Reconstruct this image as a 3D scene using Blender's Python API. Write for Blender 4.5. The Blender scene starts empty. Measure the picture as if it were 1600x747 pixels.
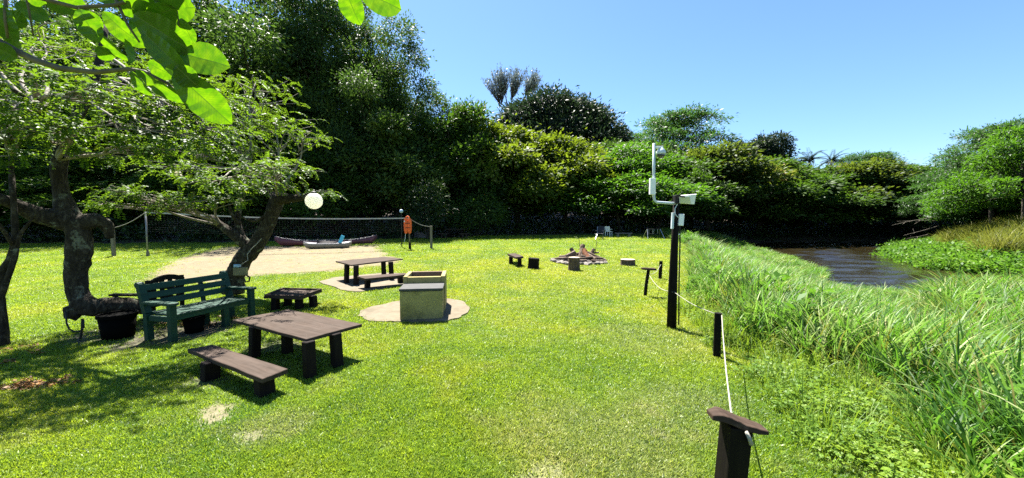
import bpy, bmesh, math, random
import numpy as np
from mathutils import Vector, Matrix

# ------------------------------------------------------------------ camera, world, sun, exposure
SC = bpy.context.scene
COL = SC.collection
R = math.radians
CZ, FPX, PITCH = 2.0, 580.0, 3.0
SUN_EL, SUN_AZ = 62.0, -26.0          # azimuth from +Y (the view direction), negative = to the left
EXPOSURE = 2.25
SKY_STRENGTH = 0.05
SUN_STRENGTH = 5.0

cam_d = bpy.data.cameras.new('camera')
cam = bpy.data.objects.new('camera', cam_d)
COL.objects.link(cam)
cam.location = (0, 0, CZ)
cam.rotation_euler = (R(90 - PITCH), 0, 0)
cam_d.sensor_width = 36.0
cam_d.lens = 36.0 * FPX / 1600.0
cam_d.clip_start = 0.05
cam_d.clip_end = 3000
SC.camera = cam

W = bpy.data.worlds.new('World')
SC.world = W
W.use_nodes = True
wn = W.node_tree
sky = wn.nodes.new('ShaderNodeTexSky')
sky.sky_type = 'NISHITA'
sky.sun_disc = False
sky.sun_elevation = R(SUN_EL)
sky.sun_rotation = R(SUN_AZ)
sky.altitude = 0
sky.air_density = 1.1
sky.dust_density = 0.3
sky.ozone_density = 10.0
wn.links.new(sky.outputs[0], wn.nodes['Background'].inputs[0])
wn.nodes['Background'].inputs[1].default_value = SKY_STRENGTH

sun_d = bpy.data.lights.new('sun', 'SUN')
sun_d.energy = SUN_STRENGTH
sun_d.angle = R(0.53)
sun_d.color = (1.0, 0.955, 0.88)
sun = bpy.data.objects.new('sun', sun_d)
COL.objects.link(sun)
SV = Vector((math.sin(R(SUN_AZ)) * math.cos(R(SUN_EL)), math.cos(R(SUN_AZ)) * math.cos(R(SUN_EL)), math.sin(R(SUN_EL))))
sun.rotation_euler = SV.to_track_quat('Z', 'Y').to_euler()
sun.location = SV * 60

SC.view_settings.view_transform = 'Standard'
SC.view_settings.look = 'None'
SC.view_settings.exposure = EXPOSURE
SC.view_settings.gamma = 1.0
SC.render.engine = 'CYCLES'
SC.cycles.max_bounces = 7
SC.cycles.diffuse_bounces = 3
SC.cycles.glossy_bounces = 2
SC.cycles.transmission_bounces = 4
SC.cycles.transparent_max_bounces = 4
SC.cycles.sample_clamp_indirect = 6.0
SC.cycles.use_denoising = False

random.seed(7)
RNG = np.random.default_rng(7)

# ------------------------------------------------------------------ photo pixel -> place in the world
_p = R(PITCH)
def ray(x, y):
    u = (x - 800.0) / FPX
    v = (373.5 - y) / FPX
    return np.array([u, math.cos(_p) + v * math.sin(_p), -math.sin(_p) + v * math.cos(_p)])
def at(x, y, Y):
    r = ray(x, y); t = Y / r[1]
    return Vector((r[0] * t, Y, CZ + r[2] * t))
def onz(x, y, z):
    r = ray(x, y); t = (z - CZ) / r[2]
    return Vector((r[0] * t, r[1] * t, z))
def gp(x, y):
    z = 0.0
    for _ in range(12):
        p = onz(x, y, z); z = 0.5 * z + 0.5 * float(G(p.x, p.y))
    return onz(x, y, float(G(p.x, p.y)))

# ------------------------------------------------------------------ terrain
def sst(a, b, x):
    t = np.clip((np.asarray(x, float) - a) / (b - a), 0, 1)
    return t * t * (3 - 2 * t)
CH_L = [(90, 4), (30, 12.4), (17, 14.2), (13.6, 15.4), (14.6, 17.6), (18, 21.8), (22, 30), (25, 38), (24, 44)]
CH_F = [(24, 44), (34, 46.5), (52, 47)]
CH_R = [(52, 47), (43, 41), (36, 34.5), (31, 30), (27, 25), (25, 21.8), (27, 19.3), (40, 17), (90, 12)]
WATER_Z = -0.95
def d_chain(x, y, ch):
    d = np.full(np.shape(x), 1e9)
    for (x0, y0), (x1, y1) in zip(ch[:-1], ch[1:]):
        vx, vy = x1 - x0, y1 - y0
        t = np.clip(((x - x0) * vx + (y - y0) * vy) / (vx * vx + vy * vy), 0, 1)
        d = np.minimum(d, np.hypot(x - x0 - t * vx, y - y0 - t * vy))
    return d
def in_poly(x, y, poly):
    x = np.asarray(x, float); y = np.asarray(y, float)
    c = np.zeros(np.shape(x), bool)
    n = len(poly)
    for i in range(n):
        x0, y0 = poly[i][0], poly[i][1]; x1, y1 = poly[(i + 1) % n][0], poly[(i + 1) % n][1]
        if y0 == y1: continue
        k = ((y0 > y) != (y1 > y)) & (x < (x1 - x0) * (y - y0) / (y1 - y0) + x0)
        c ^= k
    return c
RIVER = CH_L + CH_F[1:] + CH_R[1:]
FE_X = [-80, -34, -20, -5, 3, 10.5, 16, 22, 50, 70, 120]
FE_Y = [22, 25.5, 27, 31.5, 36.5, 39.5, 42, 47, 49, 45, 40]
def fe(x): return np.interp(x, FE_X, FE_Y)
LE_Y = [-5, 1.0, 2.9, 3.8, 4.9, 5.6, 7.2, 8.8, 13.3, 18.5, 25, 30, 38, 46]
LE_X = [2.6, 2.7, 3.15, 3.75, 3.8, 3.55, 3.75, 4.2, 6.1, 8.9, 11.4, 12.6, 14.2, 17]
def lawn_edge(y): return np.interp(y, LE_Y, LE_X)
def wob(x, y):
    return 0.5 * np.sin(x * 0.61 + 1.3 * np.sin(y * 0.37)) * np.sin(y * 0.53 + 0.9 * np.sin(x * 0.29)) + 0.3 * np.sin(x * 1.7 + y * 0.9) * np.sin(y * 1.45 - x * 0.6)
def G(x, y):
    x = np.asarray(x, float); y = np.asarray(y, float)
    dL, dF, dR = d_chain(x, y, CH_L), d_chain(x, y, CH_F), d_chain(x, y, CH_R)
    lawn = 0.55 * sst(12, 36, y) + 3.0 * sst(6, 26, y - fe(x)) + 0.025 * wob(x, y)
    drop = sst(0.35, 4.6, x - lawn_edge(y)) * (1 - sst(30, 42, y))
    lawn = lawn * (1 - drop) - 0.78 * drop
    zl = WATER_Z - 0.02 + (lawn - WATER_Z + 0.02) * sst(0, 3.5, dL)
    zf = WATER_Z + 0.9 * sst(0, 4, dF) + 3.5 * sst(5, 26, dF)
    zr = WATER_Z + 2.3 * sst(0.3, 9, dR) + 1.5 * sst(9, 24, dR) + 0.06 * wob(x * 2, y * 2)
    z = np.where((dL <= dF) & (dL <= dR), zl, np.where(dF < dR, zf, zr))
    # blend near the far corners of the river
    inside = in_poly(x, y, RIVER)
    dm = np.minimum(np.minimum(dL, dF), dR)
    z = np.where(inside, WATER_Z - 0.9 * sst(0, 2.0, dm) - 0.03, z)
    return z

# ------------------------------------------------------------------ materials
def newmat(name):
    m = bpy.data.materials.new(name); m.use_nodes = True
    nt = m.node_tree
    return m, nt, nt.nodes['Principled BSDF']
def nd(nt, t, **kw):
    n = nt.nodes.new(t)
    for k, v in kw.items():
        if k in n.inputs: n.inputs[k].default_value = v
        else: setattr(n, k, v)
    return n
def ramp(nt, fac, stops, interp='LINEAR'):
    r = nt.nodes.new('ShaderNodeValToRGB')
    r.color_ramp.interpolation = interp
    el = r.color_ramp.elements
    while len(el) < len(stops): el.new(0.5)
    for e, (p, c) in zip(el, stops):
        e.position = p; e.color = (c[0], c[1], c[2], 1)
    nt.links.new(fac, r.inputs[0])
    return r.outputs[0]
def mixc(nt, fac, a, b, mode='MIX'):
    n = nt.nodes.new('ShaderNodeMix'); n.data_type = 'RGBA'; n.blend_type = mode
    for s, v in ((n.inputs[0], fac), (n.inputs[6], a), (n.inputs[7], b)):
        if hasattr(v, 'is_output'): nt.links.new(v, s)
        elif isinstance(v, (int, float)): s.default_value = v
        else: s.default_value = (v[0], v[1], v[2], 1)
    return n.outputs[2]
def noise(nt, vec, scale, detail=4, rough=0.55, dist=0.0):
    n = nd(nt, 'ShaderNodeTexNoise', Scale=scale, Detail=detail, Roughness=rough, Distortion=dist)
    if vec is not None: nt.links.new(vec, n.inputs['Vector'])
    return n.outputs[0]
def bump(nt, h, strength, dist=0.02, nrm=None):
    b = nd(nt, 'ShaderNodeBump', Strength=strength, Distance=dist)
    nt.links.new(h, b.inputs['Height'])
    if nrm is not None: nt.links.new(nrm, b.inputs['Normal'])
    return b.outputs[0]
def pos(nt): return nt.nodes.new('ShaderNodeNewGeometry').outputs['Position']
def objc(nt): return nt.nodes.new('ShaderNodeTexCoord').outputs['Object']
def mapping(nt, vec, scale):
    m = nt.nodes.new('ShaderNodeMapping'); m.inputs['Scale'].default_value = scale
    nt.links.new(vec, m.inputs[0]); return m.outputs[0]

def leaf_mat(name, stops, trans=(0.16, 0.26, 0.03), tf=0.4, rough=0.5, attr='rnd', tboost=None, spec=0.3):
    m, nt, b = newmat(name)
    if attr == 'instance':
        fac = nt.nodes.new('ShaderNodeObjectInfo').outputs['Random']
    else:
        a = nt.nodes.new('ShaderNodeAttribute'); a.attribute_name = attr; fac = a.outputs['Fac']
    c = ramp(nt, fac, stops)
    big = noise(nt, pos(nt), 0.35, 3)
    c = mixc(nt, ramp(nt, big, [(0.38, (0, 0, 0)), (0.62, (1, 1, 1))]), c, mixc(nt, 1.0, c, (1.35, 1.22, 0.8), 'MULTIPLY'))
    nt.links.new(c, b.inputs['Base Color'])
    b.inputs['Roughness'].default_value = rough
    b.inputs['Specular IOR Level'].default_value = spec
    t = nt.nodes.new('ShaderNodeBsdfTranslucent')
    tc = mixc(nt, 0.6, c, trans)
    nt.links.new(tc, t.inputs[0])
    mx = nt.nodes.new('ShaderNodeMixShader'); mx.inputs[0].default_value = tf
    nt.links.new(b.outputs[0], mx.inputs[1]); nt.links.new(t.outputs[0], mx.inputs[2])
    nt.links.new(mx.outputs[0], nt.nodes['Material Output'].inputs[0])
    return m

M = {}
M['broad'] = leaf_mat('broad_leaves', [(0, (.008, .022, .005)), (.45, (.024, .054, .01)), (.85, (.058, .105, .018)), (1, (.14, .17, .05))], trans=(.12, .26, .012), tf=0.3, rough=0.55, spec=0.2)
M['yellow'] = leaf_mat('yellow_green_leaves', [(0, (.01, .026, .005)), (.45, (.03, .06, .01)), (.82, (.07, .115, .016)), (1, (.16, .16, .035))], trans=(.26, .36, .012), tf=0.36, rough=0.55, spec=0.2)  # foliage with a yellow green tone of its own
M['orange'] = leaf_mat('flowering_leaves', [(0, (.01, .024, .006)), (.6, (.028, .055, .012)), (.86, (.06, .1, .016)), (.93, (.16, .11, .04)), (1, (.2, .12, .06))], trans=(.2, .28, .02), tf=0.34, rough=0.55, spec=0.2)
M['mango'] = leaf_mat('dark_blue_green_leaves', [(0, (.006, .014, .009)), (.5, (.016, .03, .017)), (.9, (.036, .054, .03)), (1, (.06, .075, .045))], trans=(.05, .1, .03), tf=0.2, rough=0.55, spec=0.2)
M['tall'] = leaf_mat('tall_tree_leaves', [(0, (.01, .026, .008)), (.5, (.032, .068, .018)), (.88, (.08, .13, .032)), (1, (.17, .19, .06))], trans=(.11, .22, .02), tf=0.3, rough=0.55, spec=0.2)
M['feather'] = leaf_mat('feathery_leaves', [(0, (.007, .022, .006)), (.5, (.019, .05, .012)), (1, (.045, .095, .023))], trans=(.1, .25, .03), tf=0.36, rough=0.5, spec=0.3)
M['fresh'] = leaf_mat('fresh_green_leaves', [(0, (.006, .024, .004)), (.5, (.022, .07, .009)), (1, (.07, .14, .016))], trans=(.15, .36, .012), tf=0.4, rough=0.5, spec=0.3)
M['umbrella'] = leaf_mat('umbrella_tree_leaves', [(0, (.01, .034, .004)), (.5, (.032, .085, .008)), (.85, (.075, .13, .012)), (.95, (.16, .15, .018)), (1, (.24, .17, .02))], trans=(.19, .33, .01), tf=0.42, rough=0.5, spec=0.18)
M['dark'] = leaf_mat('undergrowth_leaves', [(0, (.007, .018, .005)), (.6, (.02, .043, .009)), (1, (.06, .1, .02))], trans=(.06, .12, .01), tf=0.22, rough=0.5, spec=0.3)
M['reed'] = leaf_mat('reed_leaves', [(0, (.012, .044, .006)), (.4, (.05, .135, .017)), (.78, (.125, .22, .042)), (1, (.3, .34, .16))], trans=(.15, .36, .022), tf=0.42, rough=0.48, spec=0.26, attr='instance')  # whitish end of the ramp paints the sheen on the blades
M['bank'] = leaf_mat('bank_plants', [(0, (.025, .075, .008)), (.5, (.05, .125, .014)), (1, (.1, .18, .022))], trans=(.15, .34, .02), tf=0.4, rough=0.5, spec=0.15, attr='instance')
M['dryshrub'] = leaf_mat('dry_bank_grass', [(0, (.05, .08, .012)), (.5, (.105, .135, .022)), (1, (.17, .165, .045))], trans=(.24, .27, .03), tf=0.35, rough=0.5, spec=0.2, attr='instance')
M['cover'] = leaf_mat('clover_leaves', [(0, (.06, .13, .012)), (.5, (.1, .19, .018)), (1, (.16, .24, .03))], trans=(.28, .4, .02), tf=.45, attr='instance')
#[(0, (.02, .07, .006)), (.5, (.04, .11, .008)), (1, (.09, .16, .012))], trans=(.22, .42, .003), tf=.5, rough=.35)
def big_leaf_mat():
    """broad leaf with a pale midrib and arched side veins, thin enough to glow against the sun"""
    m, nt, b = newmat('big_branch_leaf')
    o = objc(nt); sp = nt.nodes.new('ShaderNodeSeparateXYZ'); nt.links.new(o, sp.inputs[0])
    def mt(op, a, c=None):
        n = nt.nodes.new('ShaderNodeMath'); n.operation = op
        for i, v in ((0, a), (1, c)):
            if v is None: continue
            if hasattr(v, 'is_output'): nt.links.new(v, n.inputs[i])
            else: n.inputs[i].default_value = v
        return n.outputs[0]
    ax = mt('ABSOLUTE', sp.outputs[0])
    ph = mt('MULTIPLY', mt('SUBTRACT', sp.outputs[1], mt('MULTIPLY', mt('POWER', ax, .8), .75)), 66.0)
    w = mt('LESS_THAN', mt('ABSOLUTE', mt('SINE', ph)), .17)
    mid = mt('LESS_THAN', ax, .0075)
    fac = mt('MAXIMUM', mt('MULTIPLY', w, .75), mid)
    a = nt.nodes.new('ShaderNodeAttribute'); a.attribute_name = 'rnd'
    c = ramp(nt, a.outputs['Fac'], [(.2, (.02, .065, .006)), (.5, (.035, .1, .008)), (.8, (.07, .13, .01))])
    bl = noise(nt, o, 3.5, 3)
    c = mixc(nt, ramp(nt, bl, [(.35, (0, 0, 0)), (.7, (.6, .6, .6))]), c, (.08, .13, .012))
    c = mixc(nt, fac, c, (.16, .22, .05))
    nt.links.new(c, b.inputs['Base Color']); b.inputs['Roughness'].default_value = .38; b.inputs['Specular IOR Level'].default_value = .35
    nt.links.new(bump(nt, fac, -.35, .004), b.inputs['Normal'])
    t = nt.nodes.new('ShaderNodeBsdfTranslucent')
    tc = mixc(nt, ramp(nt, bl, [(.4, (0, 0, 0)), (.72, (1, 1, 1))]), (.065, .19, .002), (.2, .36, .003))
    tc = mixc(nt, fac, tc, (.05, .13, .002))
    nt.links.new(tc, t.inputs[0])
    mx = nt.nodes.new('ShaderNodeMixShader'); mx.inputs[0].default_value = .5
    nt.links.new(b.outputs[0], mx.inputs[1]); nt.links.new(t.outputs[0], mx.inputs[2])
    nt.links.new(mx.outputs[0], nt.nodes['Material Output'].inputs[0])
    return m
M['bigleaf'] = big_leaf_mat()
M['deadleaf'] = leaf_mat('fallen_dry_leaves', [(0, (.1, .05, .02)), (.5, (.18, .09, .035)), (1, (.26, .15, .06))], trans=(.2, .1, .03), tf=.2, attr='instance')
M['hazetree'] = leaf_mat('haze_blue_leaves', [(0, (.12, .16, .18)), (1, (.2, .25, .27))], trans=(.2, .27, .3), tf=.25)  # blue distance haze put into the leaf colour; the foliage is grey green

def mathn(nt, op, a, b=0.0, c=None):
    n = nt.nodes.new('ShaderNodeMath'); n.operation = op
    for i, v in enumerate((a, b, c)):
        if v is None: continue
        if hasattr(v, 'is_output'): nt.links.new(v, n.inputs[i])
        else: n.inputs[i].default_value = v
    return n.outputs[0]
def grass_cols(nt):
    """patchy lawn colour from world position, shared by the ground and its blades"""
    p = pos(nt)
    n1 = noise(nt, p, 0.42, 4, 0.6, 0.4)
    n2 = noise(nt, p, 1.9, 4, 0.6)
    c = ramp(nt, n1, [(.36, (.095, .2, .012)), (.5, (.175, .27, .014)), (.63, (.28, .32, .02))])
    c = mixc(nt, ramp(nt, n2, [(.55, (0, 0, 0)), (.78, (.6, .6, .6))]), c, (.26, .25, .11))
    d = nt.nodes.new('ShaderNodeVectorMath'); d.operation = 'DISTANCE'          # yellower middle of the lawn
    nt.links.new(p, d.inputs[0]); d.inputs[1].default_value = (1.5, 15, 0)
    c = mixc(nt, ramp(nt, mathn(nt, 'MULTIPLY_ADD', d.outputs['Value'], -.075, mathn(nt, 'MULTIPLY_ADD', n1, 1.2, .35)), [(.3, (0, 0, 0)), (.9, (.62, .62, .62))]), c, (.34, .33, .02))
    for (cx, cy, r, k) in ((.75, 3.15, 1.25, .42), (1.9, 3.9, .9, .3), (-2.3, 3.5, .5, .5), (2.3, 6.2, 1.3, .3)):   # worn, dry straw
        d = nt.nodes.new('ShaderNodeVectorMath'); d.operation = 'DISTANCE'
        nt.links.new(p, d.inputs[0]); d.inputs[1].default_value = (cx, cy, 0)
        q = nt.nodes.new('ShaderNodeMath'); q.operation = 'MULTIPLY_ADD'; q.inputs[1].default_value = -1 / r; q.inputs[2].default_value = .95
        nt.links.new(d.outputs['Value'], q.inputs[0])
        e = nt.nodes.new('ShaderNodeMath'); e.operation = 'ADD'; nt.links.new(q.outputs[0], e.inputs[0]); nt.links.new(n2, e.inputs[1])
        c = mixc(nt, ramp(nt, e.outputs[0], [(.5, (0, 0, 0)), (1.0, (k, k, k))]), c, (.3, .275, .15))
    return c
def grass_mat():
    m, nt, b = newmat('lawn_blades')
    c = grass_cols(nt)
    rnd = nt.nodes.new('ShaderNodeObjectInfo').outputs['Random']
    c2 = mixc(nt, 1.0, c, ramp(nt, rnd, [(0, (.3, .42, .3)), (.35, (.75, .85, .7)), (.65, (1.15, 1.15, 1)), (.9, (1.4, 1.28, 1.2)), (1, (1.75, 1.5, 1.7))]), 'MULTIPLY')
    nt.links.new(c2, b.inputs['Base Color'])
    b.inputs['Roughness'].default_value = .45
    t = nt.nodes.new('ShaderNodeBsdfTranslucent')
    nt.links.new(mixc(nt, .5, c2, (.34, .44, .02)), t.inputs[0])
    mx = nt.nodes.new('ShaderNodeMixShader'); mx.inputs[0].default_value = .48
    nt.links.new(b.outputs[0], mx.inputs[1]); nt.links.new(t.outputs[0], mx.inputs[2])
    nt.links.new(mx.outputs[0], nt.nodes['Material Output'].inputs[0])
    return m
M['grass'] = grass_mat()
def ground_mat():
    m, nt, b = newmat('ground')
    c = grass_cols(nt)
    p = pos(nt)
    fine = noise(nt, p, 38, 5, .7)
    c = mixc(nt, 1.0, c, ramp(nt, fine, [(.3, (.1, .13, .1)), (.55, (.4, .43, .36)), (.75, (.85, .78, .7))]), 'MULTIPLY')
    soil = ramp(nt, noise(nt, p, 6, 6, .65), [(.3, (.03, .022, .014)), (.6, (.07, .05, .03)), (.8, (.13, .09, .05))])
    a = nt.nodes.new('ShaderNodeAttribute'); a.attribute_name = 'soil'
    c = mixc(nt, a.outputs['Fac'], c, soil)
    sand = ramp(nt, noise(nt, p, 9, 6, .7), [(.3, (.13, .1, .052)), (.6, (.18, .148, .088)), (.8, (.23, .19, .13))])
    a2 = nt.nodes.new('ShaderNodeAttribute'); a2.attribute_name = 'bare'
    c = mixc(nt, a2.outputs['Fac'], c, sand)
    nt.links.new(c, b.inputs['Base Color'])
    b.inputs['Roughness'].default_value = .9
    nt.links.new(bump(nt, noise(nt, p, 30, 5, .7), .6, .05), b.inputs['Normal'])
    return m
M['ground'] = ground_mat()

def simple(name, col, rough=.6, metal=0, var=.25, scale=8, bumps=.1, bscale=60, spec=.25, emit=None):
    m, nt, b = newmat(name)
    o = objc(nt)
    n = noise(nt, o, scale, 5, .6)
    lo = tuple(c * (1 - var) for c in col); hi = tuple(min(1, c * (1 + var)) for c in col)
    nt.links.new(ramp(nt, n, [(.3, lo), (.7, hi)]), b.inputs['Base Color'])
    b.inputs['Roughness'].default_value = rough
    b.inputs['Metallic'].default_value = metal
    b.inputs['Specular IOR Level'].default_value = spec
    if bumps: nt.links.new(bump(nt, noise(nt, o, bscale, 4), bumps, .01), b.inputs['Normal'])
    return m
def wood(name, lo, hi, worn=(.3, .25, .2), wear=.62, rough=.68, axis=0, spec=.1):
    m, nt, b = newmat(name)
    o = objc(nt)
    sc = [22, 22, 22]; sc[axis] = 1.6
    g = noise(nt, mapping(nt, o, sc), 1.0, 6, .65, .6)
    c = ramp(nt, g, [(.3, lo), (.68, hi)])
    w = noise(nt, o, 4.5, 7, .72)
    c = mixc(nt, ramp(nt, w, [(wear, (0, 0, 0)), (wear + .12, (.75, .75, .75))]), c, worn)
    nt.links.new(c, b.inputs['Base Color'])
    nt.links.new(ramp(nt, w, [(.3, (rough - .12,) * 3), (.7, (rough + .2,) * 3)]), b.inputs['Roughness'])
    b.inputs['Specular IOR Level'].default_value = spec
    nt.links.new(bump(nt, g, .35, .006), b.inputs['Normal'])
    return m
def bark(name, lo, mid, hi, lichen=(.34, .35, .27), lf=.58, scale=5):
    m, nt, b = newmat(name)
    o = objc(nt)
    g = noise(nt, mapping(nt, o, (3, 3, 1.2)), scale, 8, .72, .8)
    c = ramp(nt, g, [(.3, lo), (.5, mid), (.72, hi)])
    l = noise(nt, o, 5.5, 6, .68, .4)
    c = mixc(nt, ramp(nt, l, [(lf, (0, 0, 0)), (lf + .07, (.85, .85, .85))]), c, lichen)
    nt.links.new(c, b.inputs['Base Color']); b.inputs['Roughness'].default_value = .9; b.inputs['Specular IOR Level'].default_value = .12
    v = nd(nt, 'ShaderNodeTexVoronoi', Scale=16.0); nt.links.new(mapping(nt, o, (1, 1, .4)), v.inputs['Vector'])
    h = nt.nodes.new('ShaderNodeMath'); h.operation = 'ADD'
    nt.links.new(g, h.inputs[0]); nt.links.new(v.outputs[0], h.inputs[1])
    nt.links.new(bump(nt, h.outputs[0], .8, .03), b.inputs['Normal'])
    return m
M['bark'] = bark('grey_bark', (.009, .007, .005), (.032, .026, .019), (.1, .085, .062), lichen=(.15, .155, .11), lf=.57)
M['bark_far'] = bark('dark_bark', (.02, .016, .012), (.05, .042, .033), (.1, .09, .075), lf=.7)
M['twig'] = simple('pale_twig_bark', (.2, .175, .14), .8, var=.5, scale=14, bumps=.3)
M['stem'] = simple('green_brown_stem', (.1, .085, .05), .7, var=.4, scale=20)
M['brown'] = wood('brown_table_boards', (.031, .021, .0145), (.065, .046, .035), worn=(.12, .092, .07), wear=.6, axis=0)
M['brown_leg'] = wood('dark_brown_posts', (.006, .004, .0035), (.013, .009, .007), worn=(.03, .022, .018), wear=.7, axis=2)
M['weathered'] = wood('weathered_board', (.026, .016, .011), (.06, .04, .028), worn=(.1, .075, .055), wear=.6, axis=0)
M['blackpost'] = wood('tarred_post', (.004, .003, .0025), (.009, .007, .005), worn=(.03, .02, .014), wear=.7, axis=2, rough=.7)
M['green'] = wood('dark_green_paint', (.0045, .027, .016), (.009, .045, .028), worn=(.06, .11, .085), wear=.64, axis=1, rough=.5, spec=.22)
M['blackwood'] = wood('blackened_chair_wood', (.006, .005, .004), (.014, .011, .009), worn=(.035, .028, .024), wear=.66, axis=1)
M['stumpbark'] = bark('stump_bark', (.03, .02, .012), (.09, .065, .045), (.2, .16, .12), lf=.7, scale=7)
def endgrain():
    m, nt, b = newmat('cut_wood_rings')
    o = objc(nt)
    w = nd(nt, 'ShaderNodeTexWave', wave_type='RINGS', rings_direction='Z', Scale=14.0, Distortion=2.5, Detail=3.0)
    nt.links.new(o, w.inputs['Vector'])
    c = ramp(nt, w.outputs[0], [(0, (.3, .24, .16)), (1, (.46, .39, .28))])
    c = mixc(nt, ramp(nt, noise(nt, o, 6, 5), [(.5, (0, 0, 0)), (.7, (.7, .7, .7))]), c, (.2, .17, .13))
    nt.links.new(c, b.inputs['Base Color']); b.inputs['Roughness'].default_value = .85
    return m
M['endgrain'] = endgrain()
def concrete(name, lo, hi, stain, sf=.55):
    m, nt, b = newmat(name)
    p = pos(nt)
    c = ramp(nt, noise(nt, p, 7, 8, .7), [(.3, lo), (.7, hi)])
    c = mixc(nt, ramp(nt, noise(nt, p, 2.2, 6, .7, .5), [(sf, (0, 0, 0)), (sf + .2, (.85, .85, .85))]), c, stain)
    c = mixc(nt, ramp(nt, noise(nt, p, 90, 3), [(.62, (0, 0, 0)), (.8, (.22, .22, .22))]), c, (.12, .1, .08))
    nt.links.new(c, b.inputs['Base Color']); b.inputs['Roughness'].default_value = .9
    nt.links.new(bump(nt, noise(nt, p, 55, 6, .7), .4, .01), b.inputs['Normal'])
    return m
M['pad'] = concrete('worn_concrete_pad', (.1, .08, .048), (.145, .118, .075), (.075, .056, .028), .47)
M['braai'] = concrete('mossy_plaster', (.23, .19, .062), (.33, .275, .1), (.1, .09, .024), .5)
M['braai_in'] = concrete('brick_red_lining', (.13, .085, .05), (.18, .12, .075), (.07, .05, .03))
M['slate'] = concrete('dark_shelf_slab', (.035, .035, .034), (.06, .06, .057), (.1, .1, .09), .6)
def sandmat():
    m, nt, b = newmat('court_sand')
    p = pos(nt)
    c = ramp(nt, noise(nt, p, 3.5, 8, .75), [(.3, (.1, .075, .036)), (.55, (.155, .122, .064)), (.75, (.2, .165, .1))])
    c = mixc(nt, ramp(nt, noise(nt, p, 5.5, 5, .8), [(.56, (0, 0, 0)), (.68, (.55, .55, .55))]), c, (.085, .07, .035))
    c = mixc(nt, ramp(nt, noise(nt, p, 22, 3, .7), [(.6, (0, 0, 0)), (.7, (.5, .5, .5))]), c, (.06, .045, .025))
    c = mixc(nt, ramp(nt, noise(nt, p, 1.1, 7, .75, .6), [(.54, (0, 0, 0)), (.7, (.75, .75, .75))]), c, (.16, .17, .03))
    nt.links.new(c, b.inputs['Base Color']); b.inputs['Roughness'].default_value = .95
    nt.links.new(bump(nt, noise(nt, p, 14, 6, .75), .8, .06), b.inputs['Normal'])
    return m
M['sand'] = sandmat()
def watermat():
    m, nt, b = newmat('river_water')
    p = pos(nt)
    nt.links.new(ramp(nt, noise(nt, p, .3, 3), [(.3, (.011, .0085, .0035)), (.7, (.019, .0145, .006))]), b.inputs['Base Color'])
    b.inputs['Roughness'].default_value = .06
    b.inputs['IOR'].default_value = 1.33
    nt.links.new(bump(nt, noise(nt, mapping(nt, p, (1.6, 3.2, 1)), 2.0, 3, .6, .2), .5, .06), b.inputs['Normal'])
    return m
M['water'] = watermat()
M['white'] = simple('white_paint', (.74, .76, .74), .4, var=.1)
M['whiteplastic'] = simple('white_plastic', (.8, .8, .76), .35, var=.06)
M['pipe'] = simple('grey_white_pipe', (.5, .56, .58), .4, var=.15)
def globemat():
    m, nt, b = newmat('frosted_globe')
    b.inputs['Base Color'].default_value = (.9, .89, .82, 1); b.inputs['Roughness'].default_value = .35
    t = nt.nodes.new('ShaderNodeBsdfTranslucent'); t.inputs[0].default_value = (.95, .93, .82, 1)
    mx = nt.nodes.new('ShaderNodeMixShader'); mx.inputs[0].default_value = .6
    nt.links.new(b.outputs[0], mx.inputs[1]); nt.links.new(t.outputs[0], mx.inputs[2])
    nt.links.new(mx.outputs[0], nt.nodes['Material Output'].inputs[0])
    return m
M['globe'] = globemat()
M['bluegrey'] = simple('blue_grey_globe', (.3, .42, .55), .3, var=.1, bumps=0)
M['orange_cloth'] = simple('orange_nylon', (.75, .13, .03), .6, var=.2, scale=12, bumps=.4, bscale=30)
M['black'] = simple('black_plastic', (.015, .015, .015), .5)
M['navy'] = simple('dark_blue_canvas', (.018, .02, .03), .8)
M['rope'] = simple('white_rope', (.28, .265, .22), .8, var=.2, bumps=.6, bscale=120)
M['tape'] = simple('worn_net_tape', (.34, .34, .32), .7)
M['net'] = simple('dark_net_cord', (.02, .02, .02), .8)
M['canoe'] = simple('faded_maroon_canoe', (.14, .05, .052), .4, var=.2, scale=3)
M['canoe_in'] = simple('pale_canoe_lining', (.13, .115, .11), .5)
M['kayak'] = simple('off_white_kayak', (.2, .185, .14), .35, var=.12, scale=3)
M['kayak_deck'] = simple('blue_grey_deck', (.07, .07, .09), .4)
M['cyan'] = simple('bright_blue_blade', (.06, .42, .62), .4, var=.1)
M['beigebox'] = simple('beige_box', (.2, .17, .085), .6)
M['bluelid'] = simple('blue_lid', (.35, .5, .62), .35)
M['galv'] = simple('galvanised_post', (.2, .2, .19), .45, .5, var=.3, scale=6)
M['postwood'] = wood('grey_timber_post', (.12, .1, .07), (.2, .175, .13), worn=(.27, .24, .19), axis=2)
M['stone'] = simple('pale_stone', (.17, .15, .125), .9, var=.7, scale=7, bumps=.6, bscale=20)
M['logwood'] = wood('burnt_log', (.05, .035, .025), (.18, .13, .09), worn=(.35, .3, .24), wear=.56, axis=0)
M['ash'] = simple('fire_ash', (.06, .052, .045), .95, var=.4, scale=10, bumps=.6)
M['ember'] = simple('rusty_orange_log', (.16, .06, .022), .8, var=.35)
M['metal'] = simple('steel', (.45, .46, .47), .35, .9)
M['lens'] = simple('floodlight_glass', (.5, .52, .3), .12, var=.1, bumps=0, spec=.8)  # reflection of the grass painted in as the yellow green of the glass
M['smoked'] = simple('smoked_dome', (.02, .022, .025), .08, bumps=0, spec=.8)
M['pot'] = simple('black_tub', (.0025, .0024, .0022), .8, var=.3, spec=.03)
M['deadwood'] = simple('bleached_deadwood', (.12, .105, .085), .85, var=.4, scale=8, bumps=.4)

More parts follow.
